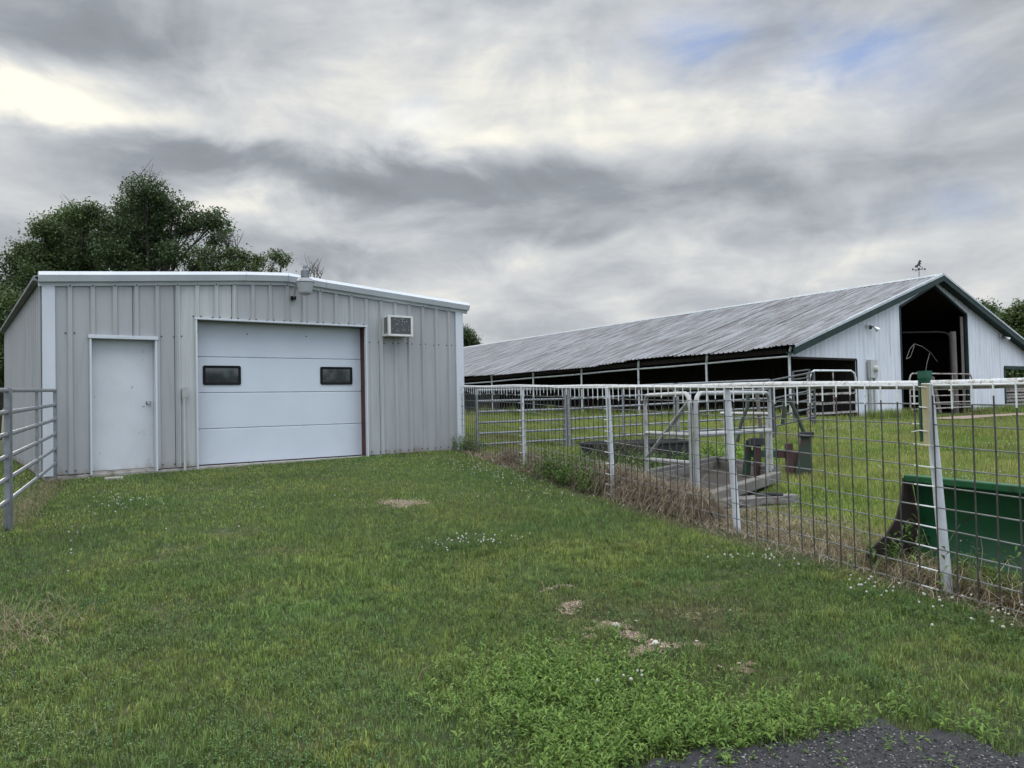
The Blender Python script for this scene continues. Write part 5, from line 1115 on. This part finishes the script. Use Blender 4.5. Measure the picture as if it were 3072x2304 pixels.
def leaf_plants(name, plants, col0, col1, seed, leafL=(.035, .06), leafW=.32, nl=(7, 12), hgt=(.06, .13)):
    rg = np.random.default_rng(seed); P = np.asarray(plants, float); m = len(P); z0 = gz(P[:, 0], P[:, 1])
    H = rg.uniform(hgt[0], hgt[1], m); k = rg.integers(nl[0], nl[1], m); tint = rg.random(m); ln = rg.normal(0, .25, (m, 2))
    i = np.repeat(np.arange(m), k); n = len(i); first = np.repeat(np.cumsum(k)-k, k); q = np.arange(n)-first
    t = .15+.85*q/k[i]; a = rg.random(n)*6.283; L = rg.uniform(leafL[0], leafL[1], n)*(1.1-.4*t); up = rg.uniform(.2, 1.6, n)*(.5+t*.5)
    b = np.stack([P[i, 0]+ln[i, 0]*H[i]*t, P[i, 1]+ln[i, 1]*H[i]*t, z0[i]+H[i]*t], 1)
    d = np.stack([np.cos(a), np.sin(a), up], 1); d /= np.linalg.norm(d, axis=1)[:, None]; sd = np.stack([-np.sin(a), np.cos(a), np.zeros(n)], 1)
    e = np.array([0, 0, 1.])[None]; mid = b+d*L[:, None]*.5+e*(L*.08)[:, None]; tip = b+d*L[:, None]-e*(L*.18)[:, None]; w = (L*leafW*.5)[:, None]
    V = np.stack([b, mid+sd*w, tip, mid-sd*w], 1).reshape(-1, 3)
    c = col0+(col1-col0)*np.clip(tint[i]*.6+rg.random(n)*.4, 0, 1)[:, None]; C = np.repeat(c*rg.uniform(.75, 1.2, n)[:, None], 4, 0)
    g0 = np.stack([P[:, 0], P[:, 1], z0], 1); top = g0+np.stack([ln[:, 0]*H, ln[:, 1]*H, H], 1); dx = np.array([.0014, 0, 0])
    S = np.stack([g0-dx, g0+dx, top+dx*.7, top-dx*.7], 1).reshape(-1, 3)
    V = np.concatenate([V, S]); C = np.concatenate([C, np.tile(col0*.9, (4*m, 1))])
    arr_mesh(name, V, np.full(len(V)//4, 4), np.arange(len(V)), 'grass', C)
def weeds():
    rg = np.random.default_rng(8); P = []
    # bright broadleaf patch beside the drive, leaves of several sizes
    while len(P) < 1500:
        x, y = rg.uniform(1.2, 4.2), rg.uniform(.7, 3.3)
        d = in_poly(np.array(x), np.array(y), ASP)
        if d and rg.random() > .05: continue
        # distance from drive edge line
        e = min(np.hypot(ASP[:9, 0]-x, ASP[:9, 1]-y)); k = .8*math.exp(-(e/.26)**2)*(.2+1.3*float(vnoise(x, y, .3, 71)))*min(1, max(.10, (2.95-x)/.5))
        k += .75*math.exp(-(((x-2.15)/.36)**2+((y-2.5)/.40)**2))*(.3+float(vnoise(x, y, .2, 72)))
        if rg.random() < k*(1-float(gravel_m(np.array(x), np.array(y)))): P.append((x, y))
    leaf_plants('broadleaf_weeds', P, np.array([.085, .165, .03]), np.array([.19, .28, .06]), 3, (.018, .05), .26, (6, 13), (.03, .11))
    leaf_plants('creeping_weeds', [(x+rg.normal(0, .12), y+rg.normal(0, .12)) for x, y in P[::2]], np.array([.07, .14, .035]), np.array([.16, .23, .06]), 33, (.010, .024), .6, (6, 11), (.02, .06))
    # scattered low weeds through the lawn
    n = 60000; a = R(AZC)+R(1)*rg.uniform(-38, 38, n); r = 1.9+9.5*rg.random(n)**.9; x, y = r*np.sin(a), r*np.cos(a)
    k = (fence_s(x, y) < -.05) & (y < 12.9) & ~in_poly(x, y, ASP) & (rg.random(n) > gravel_m(x, y)) & (rg.random(n) < np.clip((vnoise(x, y, .22, 81)-.38)*2.2, 0, 1)*np.minimum(1, 4/r))
    P = np.stack([x[k], y[k]], 1)[:13000]; half = vnoise(P[:, 0], P[:, 1], .6, 83) > .5
    leaf_plants('lawn_weeds', P[half], np.array([.08, .15, .04]), np.array([.165, .235, .075]), 4, (.010, .021), .5, (7, 12), (.018, .055))
    leaf_plants('lawn_clover', P[~half], np.array([.07, .14, .042]), np.array([.12, .20, .065]), 14, (.008, .016), .75, (6, 10), (.02, .045))
    # upright weeds in the pen, along the fence foot and by the barn
    P = []
    for (cx, cy, sx, sy, n) in ((5.35,2.6,.2,.2,26),(5.05,1.7,.12,.35,34),(6.75,8.0,.25,.5,170),(6.45,7.2,.2,.4,170),(7.9,9.9,.8,.9,60),(7.6,7.9,.5,.5,230),(8.0,7.5,.6,.4,170),(9.5,7.5,.35,.35,70),(9.2,8.0,.4,.3,40),(22.6,15.0,1.2,.7,60),(29.6,15.2,.8,.2,60),(40,15.1,1.6,.25,120),(8.15,12.5,.12,.3,60)):
        for k in range(n): P.append((rg.normal(cx, sx), rg.normal(cy, sy)))
    TR = np.array([(5.9,4.85),(8.55,5.7),(9.65,7.55),(7.0,6.8)])
    P = [p for p in P if fence_s(*p) > -.25 and not (p[0] > 28.4 and p[1] > 15.6) and not in_poly(np.array(p[0]), np.array(p[1]), TR)]
    leaf_plants('tall_weeds', P, np.array([.05, .11, .025]), np.array([.15, .23, .05]), 6, (.05, .11), .28, (8, 15), (.12, .38))
    # bright leafy weeds beyond the scale
    P = [(rg.normal(9.9, .35), rg.normal(7.55, .3)) for _ in range(70)]+[(rg.normal(10.8, .4), rg.normal(8.2, .3)) for _ in range(50)]
    leaf_plants('dock_weeds', P, np.array([.12, .23, .03]), np.array([.24, .36, .07]), 9, (.08, .16), .3, (6, 10), (.12, .26))
weeds()
def strands(name, x, y, z, L, w, col, seed, droop=1.2, mound=None):
    """curved dead stems: ribbons of four segments"""
    rg = np.random.default_rng(seed); n = len(x); a = rg.random(n)*2*math.pi; up = rg.uniform(.25, 1.25, n); K = 5
    V = np.zeros((n, K, 2, 3)); p = np.stack([x, y, z], 1); d = np.stack([np.cos(a)*np.cos(up), np.sin(a)*np.cos(up), np.sin(up)], 1); sd = np.stack([-np.sin(a), np.cos(a), np.zeros(n)], 1)
    for k in range(K):
        ww = (w*(1-.75*k/(K-1)))[:, None]; V[:, k, 0] = p-sd*ww; V[:, k, 1] = p+sd*ww
        p = p+d*(L/(K-1))[:, None]; d[:, 2] -= droop*L/ (L+.25)*.9; d += rg.normal(0, .22, (n, 3)); d /= np.linalg.norm(d, axis=1)[:, None]
        g = gz(p[:, 0], p[:, 1])+.004; p[:, 2] = np.maximum(p[:, 2], g+rg.random(n)*.015)
    b = (np.arange(n)*K*2)[:, None, None]; q = np.array([[2*k, 2*k+1, 2*k+3, 2*k+2] for k in range(K-1)])[None]
    idx = (b+q).reshape(-1); arr_mesh(name, V.reshape(-1, 3), np.full(n*(K-1), 4), idx, 'grass', np.repeat(col, K*2, 0))
def dead_grass():
    rg = np.random.default_rng(12)
    def strip(n, y0, y1, s0, s1, zf, Lr, name, seed, droop=1.2, cmix=(.25, .85), w=.0022):
        y = rg.uniform(y0, y1, n); s = s0+(s1-s0)*rg.beta(2, 2, n); x = 4.93+.3125*(y-2.23)+s
        z = gz(x, y)+zf(x, y, s)*rg.random(n)**.7
        L = rg.uniform(*Lr, n); c = lerp3(np.tile(np.array([.115, .085, .058]), (n, 1)), np.tile(np.array([.34, .285, .20]), (n, 1)), rg.uniform(*cmix, n))
        c = c*(.70+1.1*vnoise(x, y+z*2, .10, 91))[:, None]
        strands(name, x, y, z, L, w*(.7+.8*rg.random(n))*np.maximum(1, np.hypot(x, y)/6), c, seed, droop)
    flat = lambda x, y, s: .02+0*x
    strip(2600, -.5, 12.4, -.28, .30, flat, (.08, .22), 'dead_grass_strip', 1)
    strip(3200, 2.4, 5.2, -.10, 1.3, lambda x, y, s: .01+0*x, (.04, .13), 'straw_litter', 2, 1.6, (.3, .9))
    # the heaped mat of dead grass on the near end of the scale
    mound = lambda x, y, s: .03+.30*np.exp(-((s-.14)/.16)**2)*np.interp(y, [4.5, 4.8, 5.6, 6.3, 7.0, 7.6], [.3, .75, .75, 1, .9, .3])
    strip(6200, 4.72, 7.5, -.06, .40, mound, (.10, .46), 'dead_grass_heap', 3, 1.5, (.0, .9), .0019)
    strip(2600, 7.2, 10.6, -.12, .45, lambda x, y, s: .04+.12*np.exp(-((s-.15)/.2)**2), (.12, .38), 'dead_weeds', 4, .8, (.0, .5))
    strip(500, .6, 2.6, -.05, .28, lambda x, y, s: .08+0*x, (.15, .40), 'dry_brush', 5, .9, (.3, 1.))
    # vine tangle over the trough
    n = 3200; x = rg.normal(7.75, .55, n); y = rg.normal(7.85, .42, n); k = (fence_s(x, y) > .25); x, y = x[k], y[k]; n = len(x)
    hgt = .48*np.exp(-((x-7.85)/.7)**2-((y-7.95)/.5)**2); z = gz(x, y)+hgt*rg.random(n)**.6
    c = lerp3(np.tile(np.array([.035, .05, .022]), (n, 1)), np.tile(np.array([.13, .125, .075]), (n, 1)), rg.random(n)); strands('vine_tangle', x, y, z, rg.uniform(.12, .35, n), .0032*np.ones(n), c, 6, 1.0)
    # loose straw on the lawn at the left edge and along the left panels
    n = 420; x = rg.normal(.32, .18, n); y = rg.normal(5.1, .28, n); z = gz(x, y)+.03; c = lerp3(np.tile(BR_, (n, 1)), np.tile(STR, (n, 1)), rg.random(n)); strands('loose_straw', x, y, z, rg.uniform(.06, .22, n), .0014*np.ones(n), c, 7, 1.2)
    n = 160; a = R(AZC)+rg.uniform(-.6, .6, n); r = 2.4+7*rg.random(n); x, y = r*np.sin(a), r*np.cos(a); k = fence_s(x, y) < 0; x, y = x[k], y[k]; n = len(x); strands('stray_straw', x, y, gz(x, y)+.035, rg.uniform(.05, .2, n), .0011*np.ones(n), np.tile(STR, (n, 1))*rg.uniform(.6, 1.2, n)[:, None], 8, .9)
    t = rg.random(900); x = .49+.78*t+rg.normal(0, .10, 900); y = 8.88+4.04*t; c = lerp3(np.tile(BR_*.7, (900, 1)), np.tile(STR*.8, (900, 1)), rg.random(900)); strands('dead_grass_edge', x, y, gz(x, y)+.02, rg.uniform(.06, .16, 900), .0025*np.ones(900), c, 9, 1.2)
dead_grass()
def clover():
    rg = np.random.default_rng(14); P = []
    CL = [(3.40,5.25,.22,.10,34),(3.55,5.05,.2,.08,8),(1.6,9.8,.2,.35,26),(1.35,9.2,.3,.5,14),(6.65,10.1,.18,.7,40),(6.3,9.2,.2,.5,46),(5.95,8.3,.2,.5,34),(5.6,7.4,.2,.4,26),(5.35,6.8,.25,.3,10),(5.4,5.9,.15,.2,5),(4.67,3.42,.16,.12,14),(4.75,3.2,.1,.12,6),(4.5,2.55,.09,.14,11),(4.48,2.35,.1,.12,9),(4.5,2.05,.1,.12,7),(4.43,1.82,.14,.14,11),(4.5,1.6,.15,.15,9),(2.42,2.48,.07,.06,6),(2.0,12.2,.6,.4,16),(4.5,12.3,1.2,.4,10),(1.5,8.0,.5,.8,8),(.8,7,.3,.8,6),(2.6,9.2,.9,1.2,10),(5.75,2.35,.12,.10,12),(5.95,2.2,.1,.12,12),
          (16.5,9.0,.7,.3,60),(15.3,9.3,.7,.35,60),(18.2,9.8,1.,.4,40),(9.2,3.7,.5,.4,40),(8.6,2.6,.5,.4,40),(12,5,1.2,.8,40),(14.5,6,1.6,1.,40),(10.5,10.6,.8,.5,40),(9.3,11.3,.5,.4,30),(22,9,2.5,1.5,50),(.2,14.5,.5,1.4,30)]
    for cx, cy, sx, sy, n in CL:
        for k in range(n): P.append((rg.normal(cx, sx), rg.normal(cy, sy)))
    V = []; F = []; FN = []; C = []; F2 = []
    for x, y in P:
        s = float(fence_s(x, y)); z0 = g1(x, y); H = rg.uniform(.05, .10) if s < 0 else rg.uniform(.13, .24); r = rg.uniform(.0055, .0095); c = np.array([x, y, z0+H]); n0 = len(V); wob = rg.normal(0, .012, 2)
        if 1.5 < y < 2.6 and s > 0: H = .2
        c[:2] += wob
        prof = [(.35, -.75), (.95, -.25), (.9, .35), (.45, .85)]
        for a, b in prof:
            for j in range(6):
                an = j*math.pi/3+a*2; q = r*(1+rg.uniform(-.18, .18)); V.append(c+np.array([a*q*math.cos(an), a*q*math.sin(an), b*q])); t = rg.random()
                C.append(np.array([.50, .49, .44])*(.7+.35*t) if b > -.5 else np.array([.50, .42, .32]))
        for i in range(3):
            for j in range(6): F += [n0+i*6+j, n0+i*6+(j+1) % 6, n0+i*6+6+(j+1) % 6, n0+i*6+6+j]; FN.append(4)
        F += [n0+18+j for j in range(6)]; FN.append(6)
        n0 = len(V); V += [np.array([x-.001, y, z0]), np.array([x+.001, y, z0]), c+np.array([.001, 0, -r*.6]), c-np.array([.001, 0, r*.6])]; F += [n0, n0+1, n0+2, n0+3]; FN.append(4); C += [G2]*4
    arr_mesh('clover_flowers', np.array(V), np.array(FN), np.array(F), 'petal', np.array(C))
    # clover leaves under the flower patches
    L = []
    for cx, cy, sx, sy, n in CL[:23]:
        for k in range(int(n*7)): L.append((rg.normal(cx, sx*1.15), rg.normal(cy, sy*1.15)))
    leaf_plants('clover_leaves', L, np.array([.045, .105, .03]), np.array([.075, .155, .05]), 15, (.012, .018), .9, (3, 5), (.03, .06))
clover()
def stones(name, x, y, z, s, col, seed):
    rg = np.random.default_rng(seed); n = len(x)
    base = np.array([(1,0,0),(-1,0,0),(0,1,0),(0,-1,0),(0,0,1),(0,0,-1),(.62,.62,.55),(-.62,.62,.5),(-.62,-.62,.55),(.62,-.62,.5)], float)
    tri = np.array([(0,6,4),(6,2,4),(2,7,4),(7,1,4),(1,8,4),(8,3,4),(3,9,4),(9,0,4),(0,2,6),(2,1,7),(1,3,8),(3,0,9),(0,5,2),(2,5,1),(1,5,3),(3,5,0)])
    Q = base[None]*(1+rg.uniform(-.28, .28, (n, 10, 1)))*np.stack([s*rg.uniform(.7, 1.3, n), s*rg.uniform(.6, 1.1, n), s*rg.uniform(.4, .8, n)], 1)[:, None]
    a = rg.random(n)*6.28; ca, sa = np.cos(a)[:, None], np.sin(a)[:, None]
    X = Q[..., 0]*ca-Q[..., 1]*sa; Y = Q[..., 0]*sa+Q[..., 1]*ca; Q[..., 0] = X; Q[..., 1] = Y
    Q += np.stack([x, y, z], 1)[:, None]
    idx = ((np.arange(n)*10)[:, None, None]+tri[None]).reshape(-1)
    arr_mesh(name, Q.reshape(-1, 3), np.full(n*16, 3), idx, 'stone', np.repeat(col, 10, 0))
def gravel():
    rg = np.random.default_rng(18); X = []; Y = []
    for cx, cy, a, b, k in GRAV:
        n = int(26000*a*b*k*1.5)+60
        x = rg.normal(cx, a*.75, n); y = rg.normal(cy, b*.75, n); m = rg.random(n) < gravel_m(x, y)*.7+.05; X.append(x[m]); Y.append(y[m])
    x = np.concatenate(X); y = np.concatenate(Y); n = len(x); s = rg.uniform(.0022, .0055, n)*(1+1.3*(rg.random(n) < .06)); t = rg.random(n)
    c = lerp3(np.tile(np.array([.30, .215, .155]), (n, 1)), np.tile(np.array([.50, .43, .36]), (n, 1)), t)*(.6+.6*rg.random(n))[:, None]
    stones('limestone_gravel', x, y, gz(x, y)+s*.25, s, c, 1)
    # chips and loose aggregate on the drive
    n = 42000; x = rg.uniform(.7, 3.5, n); y = rg.uniform(-.6, 2.15, n); ex_ = (vnoise(x, y, .15, 78)-.55)*.35; m = in_poly(x-ex_*.7, y-ex_*.7, ASP) & (np.hypot(x, y) > 1.2); x, y = x[m], y[m]; n = len(x); s = rg.uniform(.002, .0055, n)*(1+.6*(rg.random(n) < .03)); t = rg.random(n)**2.6
    c = lerp3(np.tile(np.array([.022, .022, .026]), (n, 1)), np.tile(np.array([.27, .26, .25]), (n, 1)), t)
    stones('road_chippings', x, y, gz(x, y)+.012+s*.2, s, c, 2)
    for i, (x, y, s_, lab) in enumerate(((2.94,3.05,.024,'pale limestone lump at the head of the gravel streak'),(2.90,2.72,.022,'pale limestone lump lying alone right of the gravel streak'))):
        mb = MB(); rr = random.Random(i+4); n = 10; V = []
        for k, (rad, z) in enumerate(((.7, -.4), (1, 0), (.85, .4), (.4, .7))):
            for j in range(n): an = 2*math.pi*j/n; q = s_*rad*(1+rr.uniform(-.22, .22)); V.append((x+q*math.cos(an), y+q*math.sin(an)*.8, g1(x, y)+s_*.35+z*s_*(1+rr.uniform(-.15, .15))))
        mb.add(V, [(i_*n+j, i_*n+(j+1) % n, i_*n+n+(j+1) % n, i_*n+n+j) for i_ in range(3) for j in range(n)]+[tuple(3*n+j for j in range(n)), tuple(range(n))[::-1]])
        MAT.setdefault('lime', mat('lime', (.50, .47, .43), (.38, .35, .31), 30, rough=.95, bump=.5)); tag(mb.build('limestone_rock', 'lime'), lab, 'rock', 'loose limestone lumps')
gravel()
